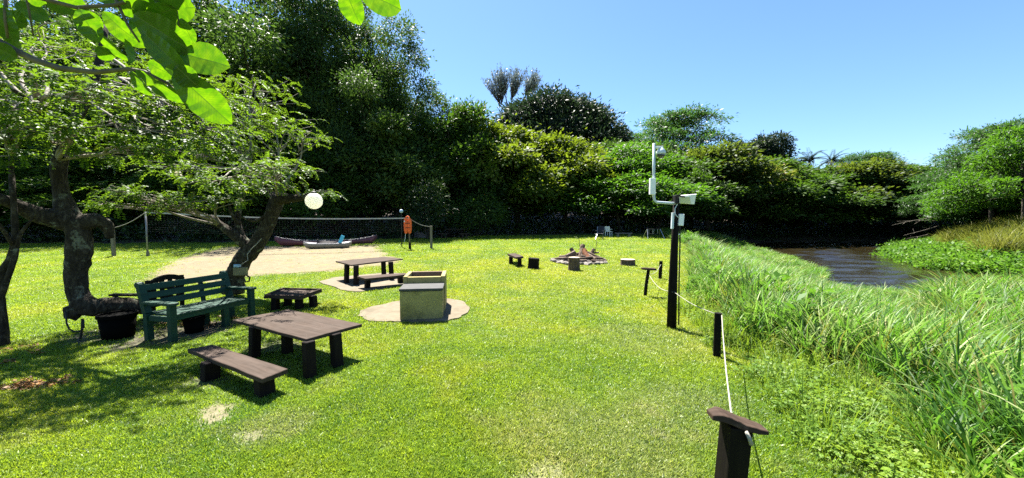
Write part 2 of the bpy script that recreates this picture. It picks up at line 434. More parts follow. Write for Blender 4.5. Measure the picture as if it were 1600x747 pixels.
# ------------------------------------------------------------------ building helpers
class MB:
    def __init__(self): self.v = []; self.f = []; self.mi = []; self.cur = 0
    def add(self, vs, fs):
        o = len(self.v)
        self.v += [tuple(p) for p in vs]
        self.f += [tuple(i + o for i in f) for f in fs]
        self.mi += [self.cur] * len(fs)
        return self
    def box(self, c, s, rot=None):
        x, y, z = s[0] / 2, s[1] / 2, s[2] / 2
        pts = [Vector(p) for p in ((-x, -y, -z), (x, -y, -z), (x, y, -z), (-x, y, -z), (-x, -y, z), (x, -y, z), (x, y, z), (-x, y, z))]
        if rot is not None: pts = [rot @ p for p in pts]
        pts = [p + Vector(c) for p in pts]
        return self.add(pts, [(0, 3, 2, 1), (4, 5, 6, 7), (0, 1, 5, 4), (1, 2, 6, 5), (2, 3, 7, 6), (3, 0, 4, 7)])
    def bar(self, a, b, w, h, up=(0, 0, 1)):
        a = Vector(a); b = Vector(b); d = b - a; L = d.length; d.normalize()
        s = d.cross(Vector(up))
        if s.length < 1e-4: s = d.cross(Vector((1, 0, 0)))
        s.normalize(); u = s.cross(d)
        rot = Matrix((d, s, u)).transposed()
        return self.box((a + b) / 2, (L, w, h), rot)
    def prism(self, poly, z0, z1):
        """poly: list of (x,y) or (x,y,z offset); solid between z0 and z1"""
        n = len(poly)
        vs = [(p[0], p[1], z0 + (p[2] if len(p) > 2 else 0)) for p in poly] + [(p[0], p[1], z1 + (p[2] if len(p) > 2 else 0)) for p in poly]
        fs = [tuple(range(n - 1, -1, -1)), tuple(range(n, 2 * n))] + [(i, (i + 1) % n, n + (i + 1) % n, n + i) for i in range(n)]
        return self.add(vs, fs)
    def tube(self, pts, rad, n=8, cap=True, jit=0.0, rs=None):
        pts = [Vector(p) for p in pts]
        if isinstance(rad, (int, float)): rad = [rad] * len(pts)
        rs = rs or random
        up = None; vs = []
        for i, p in enumerate(pts):
            t = (pts[min(i + 1, len(pts) - 1)] - pts[max(i - 1, 0)])
            if t.length < 1e-7: t = Vector((0, 0, 1))
            t.normalize()
            if up is None:
                up = t.orthogonal().normalized()
            up = (up - t * up.dot(t)); up = up.normalized() if up.length > 1e-6 else t.orthogonal().normalized()
            s = t.cross(up)
            for k in range(n):
                a = 2 * math.pi * k / n
                r = rad[i] * (1 + jit * rs.uniform(-1, 1))
                vs.append(p + (up * math.cos(a) + s * math.sin(a)) * r)
        fs = []
        for i in range(len(pts) - 1):
            for k in range(n):
                fs.append((i * n + k, i * n + (k + 1) % n, (i + 1) * n + (k + 1) % n, (i + 1) * n + k))
        if cap:
            fs.append(tuple(range(n - 1, -1, -1))); m = (len(pts) - 1) * n
            fs.append(tuple(range(m, m + n)))
        return self.add(vs, fs)
    def lathe(self, prof, n=24, c=(0, 0, 0)):
        vs = []; fs = []
        for r, z in prof:
            for k in range(n):
                a = 2 * math.pi * k / n
                vs.append((c[0] + r * math.cos(a), c[1] + r * math.sin(a), c[2] + z))
        for i in range(len(prof) - 1):
            for k in range(n):
                fs.append((i * n + k, i * n + (k + 1) % n, (i + 1) * n + (k + 1) % n, (i + 1) * n + k))
        fs.append(tuple(range(n - 1, -1, -1))); m = (len(prof) - 1) * n
        fs.append(tuple(range(m, m + n)))
        return self.add(vs, fs)
    def build(self, name, mat, parent=None, bevel=0, smooth=False, seg=1, loc=None):
        me = bpy.data.meshes.new(name)
        me.from_pydata(self.v, [], self.f)
        mats = mat if isinstance(mat, (list, tuple)) else [mat]
        for m in mats: me.materials.append(M[m] if isinstance(m, str) else m)
        if len(mats) > 1: me.polygons.foreach_set('material_index', self.mi)
        if bevel:
            bm = bmesh.new(); bm.from_mesh(me)
            es = [e for e in bm.edges if len(e.link_faces) == 2 and e.calc_face_angle(0) > .6]
            bmesh.ops.bevel(bm, geom=es, offset=bevel, segments=seg, affect='EDGES', profile=.6, clamp_overlap=True)
            bm.to_mesh(me); bm.free()
        if smooth: me.polygons.foreach_set('use_smooth', [True] * len(me.polygons))
        me.update()
        o = bpy.data.objects.new(name, me); COL.objects.link(o)
        if parent is not None: o.parent = parent
        if loc is not None: o.location = loc
        return o
def tag(o, label=None, cat=None, group=None, kind=None):
    if label: o['label'] = label
    if cat: o['category'] = cat
    if group: o['group'] = group
    if kind: o['kind'] = kind
    return o
def thing(name, label, cat, loc=(0, 0, 0), rz=0, group=None):
    o = bpy.data.objects.new(name, None); COL.objects.link(o)
    o.empty_display_size = .2
    o.location = loc; o.rotation_euler = (0, 0, rz)
    return tag(o, label, cat, group)
def copy_tree(o, parent=None):
    c = o.copy(); COL.objects.link(c)
    if parent is not None:
        c.parent = parent; c.matrix_parent_inverse = o.matrix_parent_inverse
    for ch in list(o.children): copy_tree(ch, c)
    return c
def qmesh(name, V, Q, mat, rnd=None, parent=None, extra=None):
    """fast mesh of quads from numpy arrays"""
    me = bpy.data.meshes.new(name)
    nv, nq = len(V), len(Q)
    me.vertices.add(nv); me.vertices.foreach_set('co', np.ascontiguousarray(V, np.float32).ravel())
    me.loops.add(nq * 4); me.loops.foreach_set('vertex_index', np.ascontiguousarray(Q, np.int32).ravel())
    me.polygons.add(nq)
    me.polygons.foreach_set('loop_start', np.arange(0, nq * 4, 4, dtype=np.int32))
    if rnd is not None:
        a = me.attributes.new('rnd', 'FLOAT', 'FACE'); a.data.foreach_set('value', np.ascontiguousarray(rnd, np.float32))
    me.materials.append(M[mat] if isinstance(mat, str) else mat)
    me.update(calc_edges=True); me.validate()
    o = bpy.data.objects.new(name, me)
    COL.objects.link(o)
    if parent is not None: o.parent = parent
    return o
def nrm(a): return a / np.maximum(np.linalg.norm(a, axis=-1, keepdims=True), 1e-9)
def leaves(P, D, N, L, Wd, fold=.15):
    """diamond leaves: base P, direction D, normal N, length L, width W -> verts, quads"""
    D = nrm(D); S = nrm(np.cross(N, D)); N = np.cross(D, S)
    L = np.asarray(L)[:, None]; Wd = np.asarray(Wd)[:, None]
    mid = P + D * L * .48
    V = np.stack([P, mid + S * Wd / 2 + N * Wd * fold, P + D * L - N * L * .08, mid - S * Wd / 2 + N * Wd * fold], 1)
    n = len(P)
    return V.reshape(-1, 3), np.arange(n * 4).reshape(n, 4)

# ------------------------------------------------------------------ shapes on the ground (from the photo, laid on the terrain)
def gpoly(pts): return [gp(x, y) for x, y in pts]
PAD_A = gpoly([(560, 495), (566, 487), (580, 481), (615, 473), (660, 468), (700, 468), (722, 472), (733, 480), (731, 489), (720, 497), (700, 503), (650, 505), (610, 504), (578, 503)])
PAD_B = gpoly([(498, 441), (520, 435), (560, 431), (610, 427), (650, 429), (640, 437), (628, 446), (600, 452), (565, 457), (530, 454)])
SAND = gpoly([(212, 440), (240, 424), (285, 404), (330, 392), (352, 386), (440, 385), (520, 386), (588, 383), (596, 389), (606, 399), (628, 409), (600, 416), (540, 421), (470, 427), (420, 430), (385, 433), (330, 442), (260, 446)])
DIRT = gpoly([(316, 655), (326, 640), (348, 631), (368, 632), (360, 646), (340, 660), (322, 663)])
COVER = gpoly([(1185, 588), (1290, 580), (1400, 640), (1450, 747), (1260, 747), (1262, 700), (1225, 640)])
def near_poly(x, y, poly):
    x = np.asarray(x, float); y = np.asarray(y, float)
    d = np.full(x.shape, 1e9); n = len(poly)
    for i in range(n):
        x0, y0 = poly[i][0], poly[i][1]; x1, y1 = poly[(i + 1) % n][0], poly[(i + 1) % n][1]
        vx, vy = x1 - x0, y1 - y0
        t = np.clip(((x - x0) * vx + (y - y0) * vy) / (vx * vx + vy * vy + 1e-9), 0, 1)
        d = np.minimum(d, np.hypot(x - x0 - t * vx, y - y0 - t * vy))
    return np.where(in_poly(x, y, poly), -d, d)

# ------------------------------------------------------------------ ground sheet
gx = np.unique(np.concatenate([np.linspace(-1400, -130, 14), np.linspace(-120, -22, 50), np.linspace(-21.5, -9, 60), np.linspace(-8.9, 9, 150), np.linspace(9.2, 48, 110), np.linspace(50, 130, 34), np.linspace(150, 1400, 14)]))
gy = np.unique(np.concatenate([np.linspace(-600, -20, 10), np.linspace(-16, 1, 16), np.linspace(1.2, 15, 110), np.linspace(15.3, 52, 110), np.linspace(54, 110, 34), np.linspace(120, 1800, 18)]))
GX, GY = np.meshgrid(gx, gy)
GZ = G(GX, GY)
nx_, ny_ = len(gx), len(gy)
ii, jj = np.meshgrid(np.arange(nx_ - 1), np.arange(ny_ - 1))
a_ = (jj * nx_ + ii).ravel()
ground = qmesh('ground', np.stack([GX, GY, GZ], -1).reshape(-1, 3), np.stack([a_, a_ + 1, a_ + nx_ + 1, a_ + nx_], 1), 'ground')
ground.data.polygons.foreach_set('use_smooth', [True] * len(ground.data.polygons))
tag(ground, 'mown sunlit lawn sloping to the river bank', kind='structure')
fx, fy = GX.ravel(), GY.ravel()
soil = sst(-1.2, .9, fy - fe(fx) + 1.6 * wob(fx * .9, fy * .9))
le = lawn_edge(fy)
soil = np.maximum(soil, sst(.2, 1.1, fx - le) * (fy < 60) * (fy > -8))
def blob(px_, py_, r, s=1.0):
    c = gp(px_, py_)
    d = np.hypot(fx - c.x, fy - c.y) / r + .35 * wob(fx * 5, fy * 5)
    return s * (1 - sst(.5, 1.15, d))
for b in ((300, 470, .9, .7), (330, 510, .8, .85), (280, 520, 1.0, .8), (180, 520, 1.2, .8), (480, 480, .5, .5), (430, 540, .7, .55), (330, 592, .6, .5), (60, 603, .3, .5), (20, 560, .7, .7), (240, 530, .9, .8), (395, 610, .4, .4)):
    soil = np.maximum(soil, blob(*b))
bare = np.zeros_like(soil)
for b in ((340, 648, .3, .0), (392, 680, .22, .5), (850, 752, .3, .25), (400, 600, .3, .4), (230, 740, .3, .3), (1010, 640, .8, .12), (890, 700, .9, .12), (1040, 540, .8, .12), (560, 440, 1.3, .4), (640, 415, 1.5, .3), (520, 455, 1.0, .3), (590, 505, .4, .4)):
    bare = np.maximum(bare, blob(*b))
bare = np.maximum(bare, .9 * (1 - sst(-.05, .45, near_poly(fx, fy, SAND) + .5 * wob(fx * 2.2, fy * 2.2))))
bare = np.maximum(bare, .8 * (1 - sst(-.05, .18, near_poly(fx, fy, DIRT) + .1 * wob(fx * 9, fy * 9))))
for nm, arr in (('soil', soil), ('bare', bare)):
    at_ = ground.data.attributes.new(nm, 'FLOAT', 'POINT'); at_.data.foreach_set('value', arr.astype(np.float32))

def sheet_poly(name, poly, mat, lift, rings=8, sub=4, jit=.05, skirt=.0):
    """a thin sheet laid over the terrain inside a star-shaped outline"""
    n = len(poly); out = []
    for i in range(n):
        a, b = poly[i], poly[(i + 1) % n]
        for k in range(sub):
            p = a.lerp(b, k / sub); out.append((p.x + random.uniform(-jit, jit), p.y + random.uniform(-jit, jit)))
    out = np.array(out); c = out.mean(0); m = len(out)
    V = [(c[0], c[1], float(G(c[0], c[1])) + lift)]
    for r in range(1, rings + 1):
        q = c + (out - c) * (r / rings)
        z = G(q[:, 0], q[:, 1]) + lift
        V += [(x, y, zz) for (x, y), zz in zip(q, z)]
    F = [(0, 1 + k, 1 + (k + 1) % m) for k in range(m)]
    for r in range(1, rings):
        o0 = 1 + (r - 1) * m; o1 = o0 + m
        F += [(o0 + k, o1 + k, o1 + (k + 1) % m, o0 + (k + 1) % m) for k in range(m)]
    if skirt:
        o0 = 1 + (rings - 1) * m; o1 = o0 + m
        V += [(x, y, z - skirt) for x, y, z in V[o0:o0 + m]]
        F += [(o0 + k, o1 + k, o1 + (k + 1) % m, o0 + (k + 1) % m) for k in range(m)]
    mb = MB(); mb.add(V, F)
    return mb.build(name, mat)
tag(sheet_poly('concrete_pad', PAD_A, 'pad', .03, 6, 4, .035, .08), 'worn concrete pad under the plastered brick braai', kind='structure')
tag(sheet_poly('concrete_pad', PAD_B, 'pad', .03, 6, 4, .05, .08), 'worn concrete pad under the long table and bench', kind='structure')
tag(sheet_poly('sand_court', SAND, 'sand', .012, 12, 6, .16, .03), 'pale sand court before the volleyball net', kind='structure')

# ------------------------------------------------------------------ water
wx = np.arange(11.5, 52.5, .2); wy = np.arange(6.5, 48.5, .15)
WX, WY = np.meshgrid(wx, wy)
gw = np.random.default_rng(5)
WH = np.zeros_like(WX)
for k in range(26):                                    # wind ripples running toward the lawn
    lam = gw.uniform(.55, 2.2); th = gw.normal(0, .32) - 1.45
    WH += .0122 * lam ** .9 * np.sin((WX * math.cos(th) + WY * math.sin(th)) * 6.2832 / lam + gw.uniform(0, 6.28) + .5 * np.sin(WX * .35 + k) * np.cos(WY * .3 + k))
dsh = np.minimum(d_chain(WX, WY, CH_L), d_chain(WX, WY, CH_R))
calm = .3 + .7 * sst(.5, 5, dsh)                       # calmer in the lee of the banks
WH *= calm
ii, jj = np.meshgrid(np.arange(len(wx) - 1), np.arange(len(wy) - 1)); a_ = (jj * len(wx) + ii).ravel()
wo = qmesh('river_water', np.stack([WX, WY, WATER_Z + WH], -1).reshape(-1, 3), np.stack([a_, a_ + 1, a_ + len(wx) + 1, a_ + len(wx)], 1), 'water')
wo.data.polygons.foreach_set('use_smooth', [True] * len(wo.data.polygons))
tag(wo, 'dark rippled river', kind='structure')
mb = MB(); mb.add([(52.3, 2, WATER_Z), (110, 2, WATER_Z), (110, 52, WATER_Z), (52.3, 52, WATER_Z)], [(0, 1, 2, 3)])
tag(mb.build('river_water', 'water'), 'dark rippled river beyond the bend', kind='structure')

# ------------------------------------------------------------------ scattering through geometry nodes (uncountable growth only)
def source_collection(name, objs):
    c = bpy.data.collections.new(name)
    for o in objs:
        for k in list(o.users_collection): k.objects.unlink(o)
        c.objects.link(o)
    return c
def scatter(name, P, rot, scl, idx, coll, label):
    me = bpy.data.meshes.new(name)
    n = len(P)
    me.vertices.add(n); me.vertices.foreach_set('co', np.ascontiguousarray(P, np.float32).ravel())
    for nm, t, v, k in (('rot', 'FLOAT_VECTOR', rot, 'vector'), ('scl', 'FLOAT_VECTOR', scl, 'vector'), ('idx', 'INT', idx, 'value')):
        a = me.attributes.new(nm, t, 'POINT')
        a.data.foreach_set(k, np.ascontiguousarray(v, np.int32 if t == 'INT' else np.float32).ravel())
    o = bpy.data.objects.new(name, me); COL.objects.link(o)
    ng = bpy.data.node_groups.new(name + '_nodes', 'GeometryNodeTree')
    ng.interface.new_socket('Geometry', in_out='INPUT', socket_type='NodeSocketGeometry')
    ng.interface.new_socket('Geometry', in_out='OUTPUT', socket_type='NodeSocketGeometry')
    gi = ng.nodes.new('NodeGroupInput'); go = ng.nodes.new('NodeGroupOutput')
    ip = ng.nodes.new('GeometryNodeInstanceOnPoints')
    ci = ng.nodes.new('GeometryNodeCollectionInfo')
    ci.inputs['Collection'].default_value = coll
    ci.inputs['Separate Children'].default_value = True
    ci.inputs['Reset Children'].default_value = True
    ip.inputs['Pick Instance'].default_value = True
    def na(nm, t):
        q = ng.nodes.new('GeometryNodeInputNamedAttribute'); q.data_type = t; q.inputs['Name'].default_value = nm
        return q.outputs['Attribute']
    L = ng.links.new
    L(gi.outputs[0], ip.inputs['Points']); L(ci.outputs[0], ip.inputs['Instance'])
    e2r = ng.nodes.new('FunctionNodeEulerToRotation')
    L(na('rot', 'FLOAT_VECTOR'), e2r.inputs[0]); L(e2r.outputs[0], ip.inputs['Rotation'])
    L(na('scl', 'FLOAT_VECTOR'), ip.inputs['Scale']); L(na('idx', 'INT'), ip.inputs['Instance Index'])
    L(ip.outputs[0], go.inputs[0])
    md = o.modifiers.new('scatter', 'NODES'); md.node_group = ng
    return tag(o, label, kind='stuff')

def blades(seed, n, rad, l0, l1, w, lean, seg=1, droop=.6, broad=1.0):
    """one tuft of arching grass blades as quads"""
    g = np.random.default_rng(seed)
    V = []; Q = []
    for i in range(n):
        a = g.uniform(0, 2 * math.pi); r = rad * math.sqrt(g.uniform())
        b = np.array([r * math.cos(a), r * math.sin(a), -.01])
        h = g.uniform(0, 2 * math.pi) if g.uniform() < .5 else a + g.normal() * .6
        L = g.uniform(l0, l1); el = math.pi / 2 - abs(g.normal()) * lean
        side = np.array([-math.sin(h), math.cos(h), 0])
        tw = g.normal() * .5
        side = side * math.cos(tw) + np.array([0, 0, 1]) * math.sin(tw) * .4
        p = b.copy(); o = len(V)
        dd = droop * g.uniform(.5, 1.4)
        for s in range(seg + 1):
            t = s / seg
            ww = w * g.uniform(.9, 1.1) * (1 - t ** 2.2 * .93) * (0.55 + .45 * min(1, t * 4 + .3)) * broad
            V += [p - side * ww / 2, p + side * ww / 2]
            e = el - dd * (t ** 1.4) * 2.1
            p = p + np.array([math.cos(h) * math.cos(e), math.sin(h) * math.cos(e), math.sin(e)]) * L / seg
        for s in range(seg):
            Q.append((o + 2 * s, o + 2 * s + 1, o + 2 * s + 3, o + 2 * s + 2))
    return np.array(V), np.array(Q)

# lawn blades
src = []
for k in range(5):
    V, Q = blades(100 + k, 22, .06, .022, .05, .0085, .95, 2, .4)
    src.append(qmesh('grass_tuft', V, Q, 'grass'))
grass_src = source_collection('grass_sources', src)
def lawn_points():
    N = 640000
    g = np.random.default_rng(3)
    # sample Y with density ~ Y * Y^-1.55
    Y = (g.uniform(1.3 ** .5, 34 ** .5, N)) ** 2
    X = g.uniform(-1.5, 1.3, N) * (Y + 1.0)
    k = (X < lawn_edge(Y) + .35) & (Y < fe(X) - .1 - 1.4 * wob(X * .9, Y * .9))
    X, Y = X[k], Y[k]
    jit = .06 * wob(X * 11, Y * 11)
    ok = (near_poly(X, Y, PAD_A) + jit > -.02) & (near_poly(X, Y, PAD_B) + jit > -.02)
    sd = near_poly(X, Y, SAND) + .5 * wob(X * 2.2, Y * 2.2)
    ok &= g.uniform(size=len(X)) < sst(-.5, .45, sd) + .01
    ok &= g.uniform(size=len(X)) < sst(-.06, .14, near_poly(X, Y, DIRT) + .1 * wob(X * 9, Y * 9)) + .02
    # thinner where the soil shows
    for px_, py_, r in ((330, 510, .8), (280, 520, 1.0), (180, 520, 1.1), (240, 530, .9), (430, 540, .6), (60, 603, .28), (330, 592, .45), (392, 680, .2), (850, 742, .35)):
        c = gp(px_, py_)
        ok &= g.uniform(size=len(X)) < sst(.3, 1.0, np.hypot(X - c.x, Y - c.y) / r + .3 * wob(X * 5, Y * 5)) + .12
    return X[ok], Y[ok], g
X, Y, g = lawn_points()
keep = g.uniform(size=len(X)) < np.clip(.72 * (5.0 / np.maximum(Y, 2.2)) ** .15, 0, 1)
X, Y = X[keep], Y[keep]
n = len(X)
s = (1 + np.clip(Y - 4, 0, 30) * .045) * g.uniform(.7, 1.35, n) * (1 + .25 * wob(X * 2.1, Y * 2.1))
scatter('lawn_grass', np.stack([X, Y, G(X, Y)], 1), np.stack([g.normal(0, .12, n), g.normal(0, .12, n), g.uniform(0, 6.3, n)], 1),
        np.stack([s, s, s * g.uniform(.7, 1.1, n)], 1), g.integers(0, 5, n), grass_src, 'short sunlit lawn grass across the clearing')
print('lawn tufts', n)

# reeds
src = []
for k in range(5):
    V, Q = blades(200 + k, 24, .16, .55, 1.08, .031, .2, 6, .55)
    src.append(qmesh('reed_tuft', V, Q, 'reed'))
for k in range(2):
    V, Q = blades(230 + k, 10, .1, .7, 1.2, .038, .22, 7, .6)
    src.append(qmesh('reed_tuft', V, Q, 'reed'))
for k in range(3):
    gg = np.random.default_rng(250 + k); m = 44
    hz = gg.uniform(.08, .75, m); az = gg.uniform(0, 6.28, m); el = gg.uniform(-.2, .9, m)
    L = gg.uniform(.1, .24, m)
    src.append(qmesh('weed_tuft', *leaves(np.stack([gg.normal(0, .1, m), gg.normal(0, .1, m), hz], 1), np.stack([np.cos(az), np.sin(az), el], 1), np.stack([np.zeros(m), np.zeros(m), np.ones(m)], 1) + gg.normal(size=(m, 3)) * .35, L, L * .42), 'bank'))
for k in range(2):
    V, Q = blades(260 + k, 9, .15, .5, 1.1, .022, .7, 5, .5); src.append(qmesh('dead_reed_tuft', V, Q, 'dryshrub'))
reed_src = source_collection('reed_sources', src)
g = np.random.default_rng(11)
N = 42000
Y = g.uniform(1.6, 42, N) ; X = g.uniform(2.6, 46, N)
near = np.hypot(X, Y)
k = (X > lawn_edge(Y) + .18 + .35 * wob(X * 2, Y * 2) ) & (X < 1.5 * Y + 2.5) & (Y < 40)
k &= g.uniform(size=N) < np.clip(11 / near, .25, 1)
X, Y = X[k], Y[k]
ins = in_poly(X, Y, RIVER); dL = d_chain(X, Y, CH_L); dR = d_chain(X, Y, CH_R); dF = d_chain(X, Y, CH_F)
k = (~ins | (dL < .35)) & (dL < dR) & (dL < dF + 4) & ~((Y > fe(X) - 2.5))
X, Y, dL = X[k], Y[k], dL[k]; n = len(X)
de = X - lawn_edge(Y)
hgt = 1.08 * (.45 + .55 * sst(.1, 1.3, de)) * (1 - .55 * sst(4.5, 9.5, X - .25 * Y) * (1 - sst(1.06, 1.22, X / Y))) * (1 + .3 * wob(X * .9, Y * .9)) * g.uniform(.75, 1.15, n)
hgt *= 1 + .3 * sst(1.1, 1.25, X / Y) * sst(9, 12, Y)
hgt *= 1 - .25 * (1 - sst(0, 1.5, dL))
wd = (1 + np.clip(np.hypot(X, Y) - 6, 0, 20) * .03)
u_ = g.uniform(size=n); wz = .1 + .35 * sst(.2, 1.0, wob(X * .7 + 3, Y * .7) + .4 * sst(1.0, 1.5, X / Y) + .5 * (1 - sst(3, 4.5, Y)))
idx = np.where(u_ < .08, g.integers(5, 7, n), np.where(u_ < .08 + wz, g.integers(7, 10, n), np.where(u_ > .985, g.integers(10, 12, n), g.integers(0, 5, n))))
scatter('reed_bed', np.stack([X, Y, G(X, Y)], 1), np.stack([g.normal(0, .1, n), g.normal(0, .1, n), g.uniform(0, 6.3, n)], 1),
        np.stack([wd * hgt ** .6, wd * hgt ** .6, hgt], 1), idx, reed_src, 'tall arching green reeds filling the river bank')
print('reeds', n)

# clover and soft ground cover at the lower right
def clover(seed):
    g = np.random.default_rng(seed); P = []; D = []; Nn = []; L = []
    for i in range(16):
        c = np.array([g.normal() * .07, g.normal() * .07, g.uniform(.03, .13)])
        a0 = g.uniform(0, 6.3)
        for q in range(3):
            a = a0 + q * 2.1
            P.append(c); D.append((math.cos(a), math.sin(a), g.normal() * .2)); Nn.append((g.normal() * .3, g.normal() * .3, 1)); L.append(g.uniform(.012, .026))
    L = np.array(L)
    V, Q = leaves(np.array(P), np.array(D), np.array(Nn), L, L * .95)
    return V, Q
src = [qmesh('clover_tuft', *clover(300 + k), 'cover') for k in range(3)]
for k in range(3):
    V, Q = blades(320 + k, 16, .07, .06, (.16, .2, .3)[k], .007, .6, 3, .5); src.append(qmesh('clover_tuft', V, Q, 'cover'))
cov_src = source_collection('cover_sources', src)
N = 9000
X = g.uniform(1.2, 6.5, N); Y = g.uniform(1.6, 8.5, N)
dc = near_poly(X, Y, COVER) + .25 * wob(X * 3, Y * 3)
strip = (X > lawn_edge(Y) - .35 + .3 * wob(X * 4, Y * 4)) & (X < lawn_edge(Y) + .5) & (g.uniform(size=N) < .45)
k = (g.uniform(size=N) < 1 - sst(-.25, .2, dc)) | strip
X, Y = X[k], Y[k]; n = len(X)
s = g.uniform(.8, 1.7, n)
scatter('ground_cover', np.stack([X, Y, G(X, Y)], 1), np.stack([g.normal(0, .15, n), g.normal(0, .15, n), g.uniform(0, 6.3, n)], 1),
        np.stack([s, s, s * g.uniform(.6, 1.3, n)], 1), np.where(g.uniform(size=n) < np.clip(.3 + .45 * wob(X * 2.3, Y * 2.3), .04, .8), g.integers(0, 3, n), g.integers(3, 6, n)), cov_src, 'yellow green clover between the lawn and the reeds')

# plants on the far right bank
src = []
for k in range(4):
    gg = np.random.default_rng(400 + k); m = 46
    c = gg.normal(size=(m, 3)) * np.array([.32, .32, .16]) + np.array([0, 0, .3])
    L = gg.uniform(.12, .24, m)
    V, Q = leaves(c, gg.normal(size=(m, 3)) + np.array([0, 0, .3]), gg.normal(size=(m, 3)) * .6 + np.array([0, 0, 1]), L, L * .5)
    src.append(qmesh('bank_tuft', V, Q, 'bank'))
for k in range(3):
    V, Q = blades(420 + k, 34, .22, .6, 1.1, .026, .4, 4, .55); src.append(qmesh('dry_tuft', V, Q, 'dryshrub'))
bank_src = source_collection('bank_sources', src)
N = 14000
X = g.uniform(23, 60, N); Y = g.uniform(15, 44, N)
ins = in_poly(X, Y, RIVER); dR = d_chain(X, Y, CH_R); dL = d_chain(X, Y, CH_L)
k = (~ins | (dR < .3)) & (dR < dL) & (dR < 13) & (X < 1.5 * Y + 3) & (X > 24.5)
X, Y, dR = X[k], Y[k], dR[k]; n = len(X)
dry = (dR > 3.4 + 1.4 * wob(X * .8, Y * .8)) & (dR < 11) & (g.uniform(size=n) < .85)
s = g.uniform(.7, 1.3, n) * np.where(dry, 1.35, .95)
scatter('bank_growth', np.stack([X, Y, G(X, Y)], 1), np.stack([g.normal(0, .15, n), g.normal(0, .15, n), g.uniform(0, 6.3, n)], 1),
        np.stack([s * 1.1, s * 1.1, s], 1), np.where(dry, g.integers(4, 7, n), g.integers(0, 4, n)), bank_src, 'green and straw yellow growth on the opposite bank')

# rushes at the far end of the lawn and fallen leaves by the left tree
V, Q = [], []
src = []
for k in range(3):
    gg = np.random.default_rng(440 + k); m = 14
    c = gg.normal(size=(m, 3)) * np.array([.07, .07, .006]) + np.array([0, 0, .035]); L = gg.uniform(.05, .1, m)
    src.append(qmesh('dead_leaf', *leaves(c, gg.normal(size=(m, 3)) * np.array([1, 1, .2]), gg.normal(size=(m, 3)) * .4 + np.array([0, 0, 1]), L, L * .5), 'deadleaf'))
dl_src = source_collection('fallen_leaf_sources', src)
c1 = gp(45, 605); c2 = gp(90, 598); c3 = gp(15, 555); c4 = gp(300, 505)
P = np.concatenate([g.normal(size=(22, 2)) * (.17, .05) + (c1.x, c1.y), g.normal(size=(6, 2)) * (.15, .06) + (c2.x, c2.y), g.normal(size=(12, 2)) * .35 + (c3.x, c3.y), g.normal(size=(24, 2)) * (.5, .3) + (c4.x, c4.y)])
n = len(P)
scatter('fallen_leaves', np.stack([P[:, 0], P[:, 1], G(P[:, 0], P[:, 1]) + .01], 1), np.stack([np.zeros(n), np.zeros(n), g.uniform(0, 6.3, n)], 1),
        np.ones((n, 3)) * .62, g.integers(0, 3, n), dl_src, 'brown fallen leaves on the grass near the left tree')

# ------------------------------------------------------------------ forest trees
def crown_mesh(name, mat, lobes, seed, nclump, per, cr, L, Wr=.42, droop=0.0, inner=.25, flat=.75, parent=None, up=.6, lower=-.55):
    """leaf clumps spread over and inside a union of lobes (x,y,z,rx,ry,rz)"""
    g = np.random.default_rng(seed)
    lob = np.array(lobes, float)
    area = (lob[:, 3] * lob[:, 4] + lob[:, 3] * lob[:, 5] + lob[:, 4] * lob[:, 5])
    pick = g.choice(len(lob), nclump * 3, p=area / area.sum())
    d = nrm(g.normal(size=(nclump * 3, 3)))
    rr = np.where(g.uniform(size=nclump * 3) < inner, g.uniform(.35, .85, nclump * 3), g.uniform(.86, 1.06, nclump * 3))
    lb = lob[pick]
    C = lb[:, :3] + d * lb[:, 3:] * rr[:, None]
    ok = d[:, 2] > lower
    for q in lob:                                   # drop clumps buried deep inside another lobe
        e = (((C - q[:3]) / q[3:]) ** 2).sum(1)
        ok &= e > .30
    C, d = C[ok][:nclump], d[ok][:nclump]
    m = len(C)
    sz = g.uniform(.6, 1.4, m)
    ci = np.repeat(np.arange(m), per)
    n = len(ci)
    off = g.normal(size=(n, 3)) * np.array([1, 1, flat]) * cr * .55 * sz[ci][:, None]
    P = C[ci] + off
    D = nrm(nrm(off) * .9 + d[ci] * .7 + g.normal(size=(n, 3)) * .55 + np.array([0, 0, -droop]))
    Nn = nrm(d[ci] * .45 + np.array([0, 0, up]) + g.normal(size=(n, 3)) * .55)
    LL = L * g.uniform(.6, 1.3, n)
    V, Q = leaves(P, D, Nn, LL, LL * Wr)
    lt = g.uniform(0, 1, len(lob))[pick][ok][:nclump]
    rnd = np.clip(g.uniform(0, 1, n) * .45 + (g.uniform(0, 1, m)[ci]) * .28 + lt[ci] * .42 - .08, 0, 1)
    return qmesh(name, V, Q, mat, rnd, parent)
def limb(mb, a, b, r0, r1, rs, n=7, seg=6, wig=.12, sag=0.0):
    a = Vector(a); b = Vector(b); L = (b - a).length
    pts = []; rad = []
    ph = [rs.uniform(0, 6.3) for _ in range(3)]
    for i in range(seg + 1):
        t = i / seg
        p = a.lerp(b, t)
        w = math.sin(math.pi * t) * L * wig
        p = p + Vector((math.sin(ph[0] + 4 * t) * w * .6, math.sin(ph[1] + 3.4 * t) * w * .6, math.sin(ph[2] + 3 * t) * w * .3 - sag * math.sin(math.pi * t)))
        if i == 0: p = a
        if i == seg: p = b
        pts.append(p); rad.append(r0 + (r1 - r0) * t)
    mb.tube(pts, rad, n, jit=.08, rs=rs)
